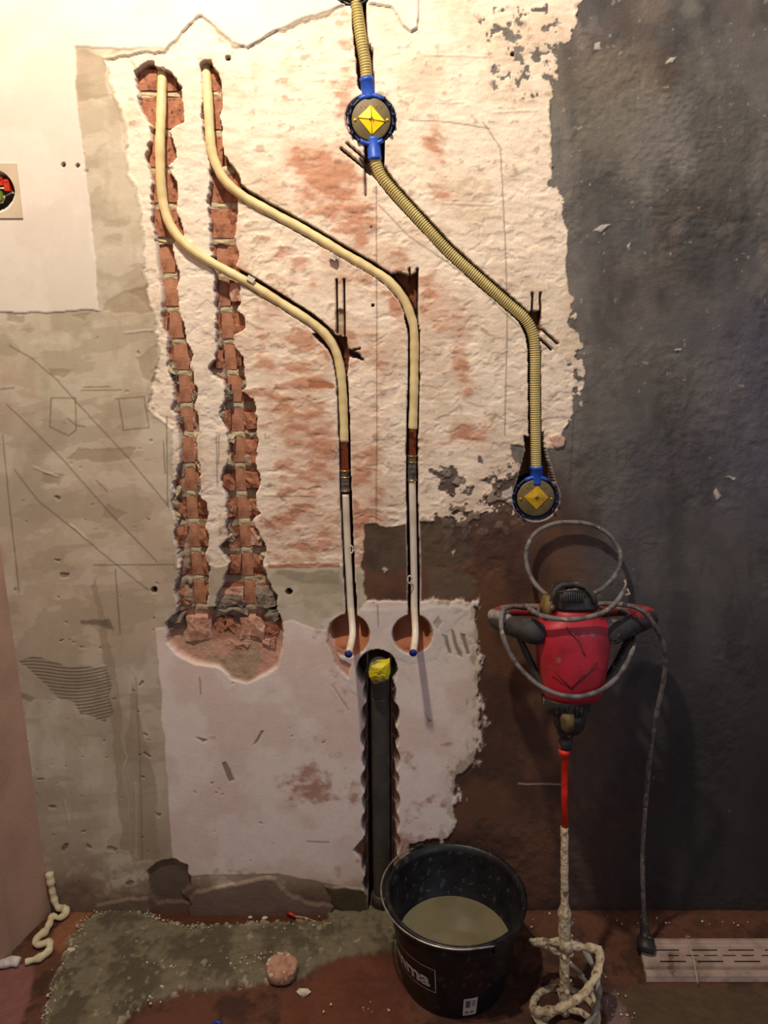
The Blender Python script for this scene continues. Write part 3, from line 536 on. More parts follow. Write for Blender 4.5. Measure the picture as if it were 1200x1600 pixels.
col = mix((108, 70, 54), (78, 53, 42), ss(mid + (fine - .5) * .4, .38, .64)); H = (.005 * (fine - .5) + .006 * (mid - .5)).astype(np.float32); coarse = np.full(len(x), .9, np.float32)
lay(.6 * ss(reg([(520, 1500), (620, 1490), (650, 1600), (560, 1700), (420, 1700), (440, 1560)], 4, 6), -4, 10), C(116, 66, 46))
lay(.8 * ss(reg([(-300, 1500), (60, 1500), (50, 1560), (30, 1620), (-300, 1900)], 4, 6), -3, 6), C(150, 100, 92))
lay(.8 * ss(reg([(70, 1470), (110, 1425), (150, 1420), (125, 1450), (95, 1490)], 3, 3), -2, 4), C(158, 104, 72))
cp = reg([(60, 1640), (72, 1575), (100, 1500), (118, 1455), (150, 1425), (200, 1418), (235, 1430), (270, 1444), (330, 1447), (400, 1440), (505, 1440), (516, 1415), (640, 1415), (625, 1490), (560, 1494), (500, 1506), (478, 1525), (430, 1535), (350, 1546), (280, 1552), (225, 1572), (190, 1600), (170, 1640)], 5, 6)
k = ss(cp, -2, 3); lay(k, mix((126, 117, 94), (96, 88, 70), ss(mid + (fine - .5) * .5, .38, .66))); H += k * (.008 + .005 * (mid - .5) + .006 * (big - .5) + .004 * (fine - .5))
edge = np.exp(-((cp - 2) / 6) ** 2) * ss(fine, .55, .68); lay(edge * (x < 480) * .9, C(186, 172, 146)); H += edge * .003 * (x < 480)
lay(.6 * k * ss(fbm(wxm, wym, 11, 281, 3), .74, .80), C(180, 166, 136))
s = reg([(225, 1425), (290, 1418), (400, 1422), (515, 1425), (515, 1442), (400, 1444), (300, 1448), (250, 1440)], 4, 3); lay(.9 * ss(s, -1, 3), C(92, 52, 34)); H -= .003 * ss(s, -1, 3)
s = reg([(920, 1545), (1010, 1538), (1300, 1545), (1300, 1800), (960, 1700), (950, 1590)], 4, 5); lay(.75 * ss(s, -6, 10), C(98, 84, 62))
s = reg([(938, 1556), (960, 1545), (985, 1590), (1000, 1640), (960, 1640)], 5, 3); lay(.7 * ss(s, -1, 4), C(150, 118, 112))
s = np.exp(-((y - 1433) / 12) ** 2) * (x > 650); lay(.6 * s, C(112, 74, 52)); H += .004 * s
# level standing places
for cx_, cy_, r_ in ((.148, -.165, .125), (.363, -.27, .09)):
    dd = np.sqrt((FX - cx_) ** 2 + (FY - cy_) ** 2); kk = ss(r_ - dd, -.02, .01); H = H * (1 - kk) - .0008 * kk
kk = ss(y, 1462, 1470) * ss(x, 970, 990) * (1 - ss(y, 1545, 1556)); H = H * (1 - kk) - .001 * kk
H = np.minimum(H, .018)
floor = field_mesh('floor', FX, FY, H, len(fx), len(fy), col, coarse, M_floor); tag(floor, 'bare red-brown rubble floor with a grey cement patch', None, None, 'structure')
def fh(X, Y): 
    return 0.0

# ------------------------------------------------------------ bricks in the channels (parts of the wall)
R = random.Random(7)
def chunk(x0, x1, y0, y1, dep, back=.06, jit=.0015, rough=.002, name='brick', m=M_brick, skew=0):
    """a brick piece seen in the wall: px extents, face depth (m behind wall face)"""
    v = []; f = []; n = 4
    for j in range(n):
        for i in range(n):
            px = x0 + (x1 - x0) * i / (n - 1); py = y0 + (y1 - y0) * j / (n - 1)
            p = P(px, py, 0); e = (i in (0, n - 1)) or (j in (0, n - 1))
            p.x += R.uniform(-jit, jit); p.z += R.uniform(-jit, jit); p.y = dep + (R.uniform(.0008, .0022) if e else 0) + R.uniform(-rough, rough) + skew * (i / (n - 1) - .5)
            v.append(p)
    ring = [0, 1, 2, 3, 7, 11, 15, 14, 13, 12, 8, 4]; b0 = len(v)
    for i in ring: q = v[i].copy(); q.y = back; v.append(q)
    for j in range(n - 1):
        for i in range(n - 1): a = j * n + i; f.append((a, a + n, a + n + 1, a + 1))
    for k in range(12): k2 = (k + 1) % 12; f.append((ring[k], ring[k2], b0 + k2, b0 + k))
    c = sum(v[:16], Vector()) / 16
    o = mesh(name, [p - c for p in v], f, m, wall, False); o.location = c; return o
for tab_o, tab_c, top_ in ((A_OUT, A_CEN, 98), (B_OUT, B_CEN, 97)):
    for j0, j1 in zip(JOINTS[:-1], JOINTS[1:]):
        if j1 > 970: break
        y0, y1 = j0 + 5.6, j1 - 5.6
        y0 = max(y0, top_ + 4)
        ym = (y0 + y1) / 2
        ol_, or_ = at(tab_o, ym); cl, cr = at(tab_c, ym); ol2, or2 = at(tab_o, y0 + 5); ol3, or3 = at(tab_o, y1 - 5)
        if ym < 385:
            chunk(max(ol_, min(ol2, ol3)) - 2, min(or_, max(or2, or3)) + 2, y0, y1, R.uniform(.017, .021), rough=.0010)
        else:
            chunk(cl - .5, cr + .5, y0, y1, R.uniform(.025, .0275), jit=.0005, rough=.0004, m=M_brickcut)
            if cl - ol_ > 6: chunk(ol_ - 1, cl - 1, y0 + R.uniform(0, 8), y1 - R.uniform(0, 6), R.uniform(.010, .019), rough=.003, skew=R.uniform(.002, .010), m=R.choice([M_brick, M_brickpink]))
            if or_ - cr > 6: chunk(cr + 1, or_ + 1, y0 + R.uniform(0, 6), y1 - R.uniform(0, 8), R.uniform(.010, .019), rough=.003, skew=-R.uniform(.002, .010), m=R.choice([M_brick, M_brick, M_brickpink]))
        # sawn mortar joint below
        if ym >= 385 and j1 < 960: 
            a, b = at(tab_c, j1); chunk(a - .5, b + .5, j1 - 5.4, j1 + 5.4, .0285, jit=.0004, rough=.0005, name='mortar_joint', m=M_mortar)
        elif j1 < 960:
            a, b = at(tab_o, j1); chunk(a, b, j1 - 5.4, j1 + 5.4, .0212, rough=.0012, name='mortar_joint', m=M_mortar)
for x0, x1, y0, y1, d, m_ in ((288, 330, 970, 1003, .0135, M_brickpink), (348, 366, 968, 995, .017, M_brick), (374, 409, 972, 1006, .0125, M_brickpink), (332, 347, 972, 994, .018, M_brick), (414, 434, 976, 996, .014, M_brick), (360, 388, 1008, 1024, .0105, M_brickpink), (412, 428, 1002, 1014, .010, M_brickpink), (338, 378, 934, 952, .012, M_mortargrey), (332, 382, 955, 966, .014, M_mortargrey), (398, 428, 922, 950, .010, M_mortargrey), (262, 285, 962, 985, .008, M_mortargrey), (415, 436, 955, 972, .012, M_mortargrey)):
    chunk(x0, x1, y0, y1, d, rough=.0035, jit=.0055, m=m_, name='brick' if m_ is not M_mortargrey else 'mortar_chunk')
# broken lumps along the edges of the channels
for tab, yy0 in ((A_OUT, 560), (B_OUT, 560)):
    for k in range(15):
        yy = R.uniform(yy0, 950); a, b = at(tab, yy); s_ = R.choice((0, 1)); cx_ = a if s_ == 0 else b; w_ = R.uniform(4, 8); h_ = R.uniform(5, 10)
        chunk(cx_ - w_, cx_ + w_, yy - h_, yy + h_, R.uniform(.006, .014), rough=.004, jit=.003, name='mortar_chunk', m=R.choice([M_mortargrey, M_mortar]), skew=R.uniform(-.006, .006))

# ------------------------------------------------------------ water pipes
def pp(pts): return [P(a, b, d) for a, b, d in pts]
def depth_list(pl, d): return [(a, b, d[min(i, len(d) - 1)] if isinstance(d, list) else d) for i, (a, b) in enumerate(pl)]
def split_at(pts, py0, py1, f_):          # slice a dense path by image rows through index function
    return [p for p, q in zip(pts, f_) if py0 <= q <= py1]
def water_pipe(path, base, r_, ys, label, tip, clips, clipdep=0.0):
    t = empty('water_pipe', base, label, 'pipe', 'water pipes in the wall chases')
    dense = catmull([Vector(q) for q in path], 10)     # (px, py, dep) space: smooth, then into the world
    def seg(y0, y1): return [P(q.x, q.y, q.z) - base for q in dense if y0 <= q.y <= y1]
    cyr = ys
    # cream sleeve
    pts = resample(seg(0, cyr[0]), .006); n = len(pts)
    sag = [r_ * (1 + .035 * math.sin(i * .55) + .03 * math.sin(i * 1.7)) for i in range(n)]
    G().add(*tube(pts, sag, 18)).obj('cream_sleeve', M_cream, t)
    pts = resample(seg(cyr[0] - 6, cyr[1] + 3), .006); G().add(*tube(pts, .0074, 16)).obj('copper_tube', M_copper, t)
    pts = resample(seg(cyr[1], cyr[2]), .0015); n = len(pts)
    fo = G().add(*tube(pts, [.0082 + (.0014 if i > n - 4 else 0) + (.0006 if int(i * 10 / n) in (4, 6) else 0) for i in range(n)], 18)).obj('press_fitting', M_zinc, t)
    for yy in (cyr[1] + 1, cyr[1] + 11, cyr[2] - 2):
        i = min(range(len(dense)), key=lambda k: abs(dense[k].y - yy)); a = P(dense[i].x, dense[i].y, dense[i].z) - base; b = P(dense[i + 1].x, dense[i + 1].y, dense[i + 1].z) - base
        dr = (b - a).normalized() * .0012; G().add(*tube([a - dr, a + dr], .0096, 18)).obj('brass_ring', M_brass, fo)
    end = [P(*q) - base for q in tip]
    low = [P(q.x, q.y, q.z) - base for q in dense if q.y >= cyr[2] - 2]
    full = low + catmull([low[-1]] + end, 10)[1:]
    full = resample(full, .005); G().add(*tube(full, .0072, 18)).obj('plastic_tube', M_white, t)
    e = full[-1]; d = (full[-1] - full[-3]).normalized()
    cap = G().add(*tube([e - d * .002, e + d * .0015, e + d * .0032, e + d * .0032, e + d * .0010], [.0079, .0081, .0072, .0050, .0044], 20)).obj('end_cap', M_capblue, t)
    for (cx, cy, dx, kind) in clips:
        if kind == 'loop':
            c = P(cx, cy, .002) - base; ring = [c + Vector((.004 * math.cos(a), -.002, .0085 * math.sin(a))) for a in [k / 12 * 2 * math.pi for k in range(13)]]
            G().add(*tube(ring, .0014, 8)).obj('clip', M_steelw, t)
        else:
            c = P(cx, cy, .006) - base; g = G(); g.add(*box(c, (.014, .006, .009), Matrix.Rotation(math.radians(30), 3, 'Y'))); o = g.obj('clip', M_steelw, t, False)
    return t
p1 = [(254, 96, -.030), (254, 112, -.026), (253, 135, -.012), (252, 170, -.004), (250, 230, 0), (252, 290, 0), (258, 330, 0), (271, 360, 0), (296, 388, .002), (332, 411, 0), (390, 443, -.003), (440, 474, -.005), (488, 505, -.007), (512, 527, -.008), (527, 555, -.009), (534, 595, -.010), (537, 650, -.011), (538, 690, -.012), (539, 735, -.013), (540, 772, -.013), (543, 850, -.013), (546, 910, -.012), (548, 950, -.008)]
water_pipe(p1, P(548, 950, 0), .0086, (690, 735, 771), 'left cream water pipe bending down from the left brick channel to a blue-capped stub', [(551, 985, .018), (549, 1003, .045), (544.5, 1022, .080)], [(392, 436, 0, 'block'), (548.5, 858, 0, 'loop')])
p2 = [(319, 94, -.030), (321, 110, -.024), (324, 135, -.010), (327, 190, -.003), (330, 230, 0), (338, 258, 0), (353, 284, 0), (382, 308, -.002), (430, 335, -.004), (480, 362, -.005), (530, 392, -.006), (580, 421, -.007), (608, 440, -.008), (630, 466, -.009), (641, 492, -.010), (647, 520, -.010), (647, 600, -.011), (645, 670, -.012), (644, 712, -.013), (644, 750, -.013), (646, 850, -.013), (647, 910, -.012), (647, 950, -.006)]
water_pipe(p2, P(647, 950, 0), .0086, (671, 711, 750), 'right and upper cream water pipe, ending in the right-hand blue-capped stub', [(649, 985, .020), (648, 1003, .045), (645.5, 1020, .075)], [(520, 401, 0, 'block'), (640, 905, 0, 'loop')])

# ------------------------------------------------------------ corrugated conduits
def conduit(path, dep, label, grp='corrugated conduits'):
    base = P(*path[-1], 0); d = catmull([Vector((a, b, 0)) for a, b in path], 10)
    pts = resample([P(q.x, q.y, dep) - base for q in d], .0011)
    rad = [.0096 + .0011 * (1 if (i % 4) in (0, 1) else -1) for i in range(len(pts))]
    o = G().add(*tube(pts, rad, 16)).obj('conduit', M_conduit); o.location = base
    return tag(o, label, 'conduit', grp)
conduit(COND0, -.008, 'short yellow corrugated conduit above the upper junction box, running off the top')
conduit(COND, -.009, 'long yellow corrugated conduit running diagonally from upper to lower junction box')

# ------------------------------------------------------------ junction boxes
def jbox(cx, cy, r_px, sleeves, diamond, label, ymat, ridges=True, hatch=False):
    c = P(cx, cy, 0); sc_ = (P(cx + r_px, cy, 0) - c).length
    t = empty('junction_box', c, label, 'box', 'round junction boxes')
    body = [(sc_ * .80, -.042), (sc_ * .97, -.042), (sc_ * .99, -.006), (sc_ * 1.03, -.005), (sc_ * 1.03, -.002), (sc_ * .93, -.002), (sc_ * .93, -.030), (0.0005, -.030)]
    g = G(); g.add(*facing(body, 44))
    for k in range(16):                              # clipping teeth round the rim
        if k in (3, 4, 5, 11, 12, 13): continue
        a = k / 16 * 2 * math.pi + .2; q = Vector((math.cos(a) * sc_ * 1.02, -.0005, math.sin(a) * sc_ * 1.02)); g.add(*box(q, (.006, .006, .004), Matrix.Rotation(-a, 3, 'Y')))
    h = g.obj('housing', M_navy if sleeves else M_mblack, t)
    fl = G()
    for ang in (90, 270):
        if ang == 270 and len(sleeves) < 2: continue
        pts_ = []
        for k in range(9):
            a = math.radians(ang - 32 + 8 * k); pts_.append(Vector((math.cos(a) * sc_ * .98, .001, math.sin(a) * sc_ * .98)))
        G().add(*tube(pts_, .0042, 8)).obj('rim_flange', M_blue if sleeves else M_zinc, t)
    lid = G().add(*facing([(0.0004, .0028), (sc_ * .82, .0028), (sc_ * .87, .0018), (sc_ * .88, -.0015), (sc_ * .86, -.004), (0.0004, -.004)], 44)).obj('lid', M_lid, t)
    if diamond:
        dp = [P(a, b, .004) - c for a, b in diamond]; ce_ = sum(dp, Vector()) / 4; out = Vector((0, -.0035, 0)); v = []
        v = dp + [ce_ + out] + [p + Vector((0, .003, 0)) for p in dp]
        dm = mesh('warning_plate', v, [(0, 1, 4), (1, 2, 4), (2, 3, 4), (3, 0, 4), (0, 5, 6, 1), (1, 6, 7, 2), (2, 7, 8, 3), (3, 8, 5, 0)], ymat, lid, False)
        g = G()
        if ridges:
            for p in dp: g.add(*tube([p + Vector((0, -.0006, 0)), ce_ + out], .0007, 6))
            g.obj('ridge', M_ridge, lid)
        for sx in (-1, 1): G().add(*facing([(.0004, .0052), (.0022, .0045), (.0026, .002)], 12, (sx * sc_ * .72, 0, -.001))).obj('screw', M_yellow2 if hatch else M_yellow, lid)
        m_ = G()
        for a, b in (((-.004, .001), (.003, .001)), ((-.001, .001), (-.001, -.004)), ((.002, .004), (-.004, -.001)), ((.003, .001), (.003, -.003))):
            m_.add(*tube([ce_ + Vector((a[0], -.0042, a[1])), ce_ + Vector((b[0], -.0042, b[1]))], .0005, 6))
        m_.obj('centre_mark', M_hatch, lid)
        g = G()
        for k in range(5): a0 = -.02 + k * .010; g.add(*tube([Vector((a0, -.0031, sc_ * .62)), Vector((a0 * .9, -.0031, sc_ * .45))], .0005, 5))
        g.obj('scored_line', M_ridge, lid)
    for (a, b) in sleeves:
        p = P(*a, -.008) - c; q = P(*b, -.008) - c; d = (q - p).normalized()
        G().add(*tube([p, p + d * .004, q - d * .006, q - d * .0055, q], [.0132, .0132, .0122, .0128, .0128], 18)).obj('sleeve', M_blue, t)
    return t
jbox(580, 187, 35, [((577, 156), (572.5, 122)), ((583, 215), (585.5, 250))], [(579.5, 163.7), (602, 190), (581, 210.5), (559, 183.5)], 'upper junction box with a bright yellow diamond plate and two blue sleeves', M_yellow)
jbox(837, 778, 33.5, [((838, 756), (838, 728))], [(840.4, 758.8), (856.9, 777.5), (838.5, 796), (818.4, 776.4)], 'lower junction box with dull yellow diamond and one blue sleeve above the mixer', M_yellow2, False, True)
jbox(552, -32, 34, [], None, 'dark rim of a junction box cut off by the top edge of the photo', M_yellow)

# switch box at the left edge
c = P(-7, 299, 0); t = empty('switch_box', c, 'open round switch box with red wire connectors at the left edge', 'box')
G().add(*facing([(.033, -.042), (.0385, -.042), (.0385, .001), (.036, .001), (.0355, -.036), (.0004, -.036)], 40)).obj('housing', M_mblack, t)
g = G(); L_ = .037; q = [P(-37, 265, 0) - c, P(22, 268, 0) - c, P(29, 334, 0) - c, P(-37, 332, 0) - c]; seg = 40; v = []; f = []
for k in range(seg):
    a = k / seg * 2 * math.pi; ca, sa = math.cos(a), math.sin(a); v.append((ca * .0375, -.0045, sa * .0375))
    s_ = max(abs(ca), abs(sa)); v.append((ca / s_ * .046, -.0045, sa / s_ * .046)); v.append((ca / s_ * .046, .000, sa / s_ * .046)); v.append((ca * .0375, .0, sa * .0375))
for k in range(seg):
    k2 = (k + 1) % seg
    for a in range(4): b = (a + 1) % 4; f.append((k * 4 + a, k2 * 4 + a, k2 * 4 + b, k * 4 + b))
mesh('cover_frame', v, f, M_clear, t, False)
for (px_, py_, s_, m_) in ((13, 290, (.010, .014, .019), M_orange), (1, 284, (.012, .012, .014), M_orange), (-2, 306, (.014, .012, .016), M_green)):
    p = P(px_, py_, -.008) - c; g = G(); g.add(*box(p, s_)); g.add(*box(p + Vector((0, -.006, s_[2] * .35)), (s_[0] * .8, .004, .004))); g.obj('wire_connector', m_, t, False)
for pts_ in ([(5, 294, -.012), (10, 294, -.004), (-4, 294, -.006)], [(10, 305, -.02), (20, 300, -.01), (21, 302, -.006)], [(-10, 318, -.03), (4, 316, -.02), (8, 306, -.012)]):
    G().add(*tube([P(*p_) - c for p_ in pts_], .0016, 8)).obj('wire', M_steelw, t)

# ------------------------------------------------------------ drain pipe
b = P(594, 1420, 0); b.z = 0; t = empty('drain_pipe', b, 'dark grey waste pipe with a yellow taped elbow end in the scalloped channel', 'pipe')
yb = -.022
low = P(597, 1418, yb); low.z = .004; topc = P(594, 1085, yb)
pts_ = [low, low.lerp(topc, .5), topc]
pts_ = resample([p - b for p in pts_], .01)
G().add(*tube(pts_, .0205, 30)).obj('pipe', M_drain, t)
sk = low - b; G().add(*tube([sk, sk + Vector((0, 0, .03)), sk + Vector((0, 0, .034))], [.0245, .0245, .0215], 30)).obj('socket', M_drain, t)
el = catmull([topc - b, P(594, 1066, -.018) - b, P(593, 1050, -.006) - b, P(592, 1040, .012) - b], 6)
G().add(*tube(el, .021, 28)).obj('elbow', M_drain, t)
e1 = P(593, 1046, .0) - b; e2 = P(592.5, 1050, .028) - b
d = (e2 - e1).normalized(); R2 = random.Random(3)
G().add(*tube([e1, e1.lerp(e2, .5), e2, e2 + d * .001], lambda i, n, a: (.0225 if i < 3 else .019) * (1 + .03 * math.sin(a * 6 + i)), 24)).obj('cap', M_capgrey, t)
vt = []; ft = []
tp = [(576, 1050), (580, 1042), (590, 1037), (603, 1036), (609, 1034), (610, 1052), (606, 1062), (598, 1066), (584, 1068), (577, 1058)]
ctr = P(593, 1051, .038) - b; ring = [P(a_, b_, .030 + .002 * math.sin(i * 2.3)) - b for i, (a_, b_) in enumerate(tp)]; inn = [ctr.lerp(p, .6) + Vector((0, -.003 + .002 * math.sin(i * 1.9), 0)) for i, p in enumerate(ring)]
bk = [p + Vector((0, .018, 0)) for p in ring]; n = len(ring)
v = ring + inn + [ctr] + bk
f = []
for k in range(n):
    k2 = (k + 1) % n; f += [(k, k2, n + k2, n + k), (n + k, n + k2, 2 * n), (k, 2 * n + 1 + k, 2 * n + 1 + k2, k2)]
mesh('tape', v, f, M_tape, t, False)
g = G(); g.add(*tube([ctr + Vector((-.012, -.002, -.004)), ctr + Vector((0, -.003, -.007)), ctr + Vector((.012, -.002, -.003))], .0012, 6)); g.add(*tube([ctr + Vector((-.014, -.002, .006)), ctr + Vector((.0, -.003, .009)), ctr + Vector((.014, -.002, .007))], .0010, 6)); g.obj('tape_fold', M_tape, t)

# ------------------------------------------------------------ bucket
BX, BY, BH, RT, RB = .148, -.167, .208, .1385, .110
t = empty('bucket', (BX, BY, 0), 'black plastic bucket half full of murky water, wire handle resting on its rim', 'bucket')
def br(z): return RB + (RT - RB) * z / BH
prof = [(.0004, .001), (RB - .004, .001), (RB, .004), (br(.08), .08), (br(.16), .160), (br(.165) + .003, .165), (br(.17) + .003, .170), (br(.172), .174), (br(.19), .192), (RT + .006, .194), (RT + .0075, .198), (RT + .007, BH - .002), (RT + .004, BH), (RT, BH - .001), (br(.19) - .003, .19), (br(.02) - .003, .012), (.0004, .010)]
G().add(*lathe(prof, 72)).obj('shell', M_bucketin, t)
wl = .088; liq = [(.0004, wl)] + [(r * (br(wl) - .0035), wl + (.0006 if r > .97 else 0)) for r in (.3, .6, .9, .98, 1.0)]
G().add(*lathe(liq, 64)).obj('water', M_liquid, t)
# ears and bail
earA = math.radians(118); earB = earA + math.pi
ears = []
for a in (earA, earB):
    c = Vector((math.cos(a) * (RT + .010), math.sin(a) * (RT + .010), BH - .010)); ears.append(c)
    Mr = Matrix.Rotation(a, 3, 'Z'); g = G(); g.add(*box(c, (.012, .026, .022), Mr)); g.add(*box(c + Vector((0, 0, .012)), (.009, .016, .006), Mr)); g.obj('handle_lug', M_black, t, False)
pts_ = []
n = 30
for k in range(n + 1):
    u = k / n; a = earA + u * math.pi; rr_ = RT + .012 + .004 * math.sin(u * math.pi)
    zz = BH - .004 + .008 * min(1, math.sin(u * math.pi) * 4)
    pts_.append(Vector((math.cos(a) * rr_, math.sin(a) * rr_, zz)))
G().add(*tube(pts_, .0019, 10)).obj('wire_handle', M_wire, t)
# print: curved frame and letters, centred on the left side of the bucket
def on_bucket(u, z, off=.0006):      # u = arc angle from the front (deg), +right
    a = math.radians(u - 90); r = br(z) + off; return Vector((math.cos(a) * r, math.sin(a) * r, z))
def curved(o_me, u0, z0, s, off=.0007, ref_r=.125):
    return [on_bucket(u0 + math.degrees((p.x * s) / ref_r), z0 + p.y * s, off + p.z * s) for p in o_me]
def text_mesh(txt, bold=.02, ext=.0):
    cu = bpy.data.curves.new('lettering', 'FONT'); cu.body = txt; cu.size = 1; cu.offset = bold; cu.extrude = ext; cu.resolution_u = 4
    ob = bpy.data.objects.new('lettering', cu); COL.objects.link(ob); dg = bpy.context.evaluated_depsgraph_get(); dg.update()
    me = bpy.data.meshes.new_from_object(ob.evaluated_get(dg)); v = [vv.co.copy() for vv in me.vertices]; f = [tuple(p.vertices) for p in me.polygons]
    bpy.data.objects.remove(ob); bpy.data.curves.remove(cu); bpy.data.meshes.remove(me); return v, f
v, f = text_mesh('gamma', .035)
xm = max(p.x for p in v); v = [Vector((p.x - xm, p.y, 0)) for p in v]
# subdivide long faces is unnecessary: the letters are small against the curve
mesh('lettering', [on_bucket(-28 + math.degrees(p.x * .052 / .125), .078 + p.y * .048, .0009) for p in v], f, M_print, t, False)
g = G()
def strip(us, z0, z1):
    vv = []; ff = []
    for i, u in enumerate(us): vv += [on_bucket(u, z0, .0009), on_bucket(u, z1, .0009)]
    for i in range(len(us) - 1): ff.append((2 * i, 2 * i + 2, 2 * i + 3, 2 * i + 1))
    return vv, ff
us = [-23 - 3 * k for k in range(35)]
g.add(*strip(us, .1285, .1300)); g.add(*strip(us, .0660, .0675)); g.add(*strip([-23, -22.3], .0660, .1300)); g.add(*strip([-128, -128.7], .066, .13)); g.obj('printed_frame', M_print, t)
st_ = G().add(*strip([4 + 2 * k for k in range(8)], .012, .060)).obj('sticker', M_sticker, t)
for p in st_.data.vertices: p.co = p.co * 1.0
g = G(); ub = [6.6, 7.1, 7.9, 8.3, 9.0, 9.9, 10.3]
for k, u in enumerate(ub):
    vv, ff = strip([u, u + .42], .034, .054); g.add([p + (Vector((p.x, p.y, 0)).normalized() * .0005) for p in vv], ff)
for uu, z0, z1 in ((12.4, .044, .046), (12.4, .050, .052), (12.4, .038, .040)):
    vv, ff = strip([uu, uu + 1.8, uu + 3.6], z0, z1); g.add([p + (Vector((p.x, p.y, 0)).normalized() * .0005) for p in vv], ff)
g.obj('barcode', M_ink, t, False)
g = G()
for uu in (8.0, 13.0):
    vv = []; ff = []
    for k in range(13):
        a = k / 12 * 2 * math.pi
        for rr_ in (.0016, .0032): vv.append(on_bucket(uu + math.degrees(rr_ * math.cos(a) / .112), .021 + rr_ * math.sin(a), .0015))
    for k in range(12): ff.append((2 * k, 2 * k + 1, 2 * k + 3, 2 * k + 2))
    g.add(vv, ff)
g.obj('symbol', M_ink, t, False)

# ------------------------------------------------------------ paddle mixer
MB = Vector((.363, -.270, 0.0)); LEAN = math.atan(.14 / .861)
mx = empty('paddle_mixer', MB, 'red and black electric paddle mixer leaning on the dark wall, its shaft crusted with plaster', 'mixer', None, (-LEAN, 0, 0))
Minv = (Matrix.Translation(MB) @ Matrix.Rotation(-LEAN, 4, 'X')).inverted()
uy = Vector((0, math.cos(LEAN), -math.sin(LEAN)))
cp_ = Vector((0, -CD, CH))
def ML(px, py, n=0.0):               # photo point -> mixer coordinates on the plane n in front of its axis
    r = ray(px, py); o = MB - uy * n; tt = (o - cp_).dot(uy) / r.dot(uy); return Minv @ (cp_ + r * tt)
def MW(px, py, dep): return Minv @ P(px, py, dep)
def loft(secs, seg=36, ex=2.4, capr=True):
    v = []; f = []
    for (py, xl, xr, hd, yo) in secs:
        a = ML(xl, py); b_ = ML(xr, py); cx = (a.x + b_.x) / 2; hw = (b_.x - a.x) / 2; z = (a.z + b_.z) / 2; hd = hw if hd is None else hd
        for k in range(seg):
            an = 2 * math.pi * k / seg; ca, sa = math.cos(an), math.sin(an)
            v.append(Vector((cx + hw * math.copysign(abs(ca) ** (2 / ex), ca), yo - hd * math.copysign(abs(sa) ** (2 / ex), sa), z)))
    n = len(secs)
    for i in range(n - 1):
        for k in range(seg): k2 = (k + 1) % seg; f.append((i * seg + k, (i + 1) * seg + k, (i + 1) * seg + k2, i * seg + k2))
    f.append(tuple(range(seg))); f.append(tuple((n - 1) * seg + k for k in range(seg - 1, -1, -1)))
    return v, f
# housing: shoulders, waist, flare
hs = G().add(*loft([(945, 860, 930, .040, 0), (956, 858, 932, .044, 0), (963, 853, 938, .048, 0), (969, 843, 948, .051, 0), (976, 837, 954, .054, 0), (988, 835, 954, .056, 0), (1004, 837, 951, .056, 0), (1024, 839, 948, .056, 0), (1044, 841, 945, .055, 0), (1064, 844, 942, .052, 0), (1080, 847, 938, .048, 0), (1088, 852, 934, .044, 0)], 48, 2.6)).obj('motor_housing', M_red, mx)
g = G()
def onfront(px, py, n): return ML(px, py, n)
g.add(*tube([onfront(858, 1040, .0555), onfront(874, 1058, .0560), onfront(893, 1076, .0530)], .0010, 6)); g.add(*tube([onfront(893, 1076, .0530), onfront(912, 1057, .0560), onfront(934, 1036, .0555)], .0010, 6))
g.obj('seam', M_mblack, hs)
G().add(*tube([onfront(885, 980, .0562), onfront(896, 992, .0568), onfront(906, 1003, .0568), (onfront(910, 1016, .0568)), (onfront(914, 1024, .0568))], lambda i, n, a: .0014, 6)).obj('scuff', M_scuff, hs)
# top cover with grille
tc_ = G().add(*loft([(912, 872, 908, .030, .002), (914, 868, 913, .034, .002), (920, 864, 920, .039, .002), (930, 861, 927, .043, .001), (944, 859, 931, .044, 0), (947, 859, 931, .044, 0)], 40, 2.8)).obj('top_cover', M_mblack, mx)
g = G()
for k in range(11):
    px = 876 + 3.5 * k; g.add(*tube([onfront(px, 927, .0425), onfront(px, 943, .0460)], .0013, 6))
g.add(*tube([onfront(871, 925, .043), onfront(893, 923, .044), onfront(915, 925, .043)], .0018, 6))
g.obj('vent_grille', M_rubber, tc_)
G().add(*tube([onfront(862, 940, .040), onfront(868, 922, .036), onfront(878, 914, .032), onfront(900, 913, .030), onfront(914, 917, .033), onfront(926, 930, .038), onfront(931, 944, .042)], .005, 10)).obj('cover_rim', M_rubber, tc_)
G().add(*loft([(930, 851, 862, .02, -.0), (945, 846, 862, .024, 0), (962, 845, 862, .024, 0)], 16, 3)).obj('side_latch', M_khaki, mx)
# collar, gearbox, selector, chuck
gb = G().add(*loft([(1086, 848, 934, .044, 0), (1090, 846, 926, .043, 0), (1100, 847, 922, .042, 0), (1108, 850, 918, .040, 0), (1112, 856, 914, .036, 0)], 40, 2.2)).obj('gearbox_collar', M_mblack, mx)
g = G()
for k in range(15):
    a = math.pi * (k + .5) / 15; lx = math.cos(a); cxx = ML(885, 1098); hw = (ML(922, 1098).x - ML(848, 1098).x) / 2
    p = Vector((cxx.x + hw * lx * 1.0, -.042 * math.sin(a), cxx.z)); g.add(*box(p, (.003, .004, .018)))
g.obj('collar_rib', M_rubber, gb, False)
G().add(*loft([(1110, 860, 916, .034, 0), (1122, 864, 914, .033, 0), (1134, 866, 912, .030, 0), (1142, 871, 906, .024, 0)], 36, 2.2)).obj('gearbox', M_mblack, mx)
G().add(*loft([(1102, 870, 888, .010, -.040), (1110, 868, 889, .011, -.041), (1126, 870, 888, .010, -.040), (1131, 874, 884, .006, -.036)], 20, 3)).obj('speed_selector', M_khaki, mx)
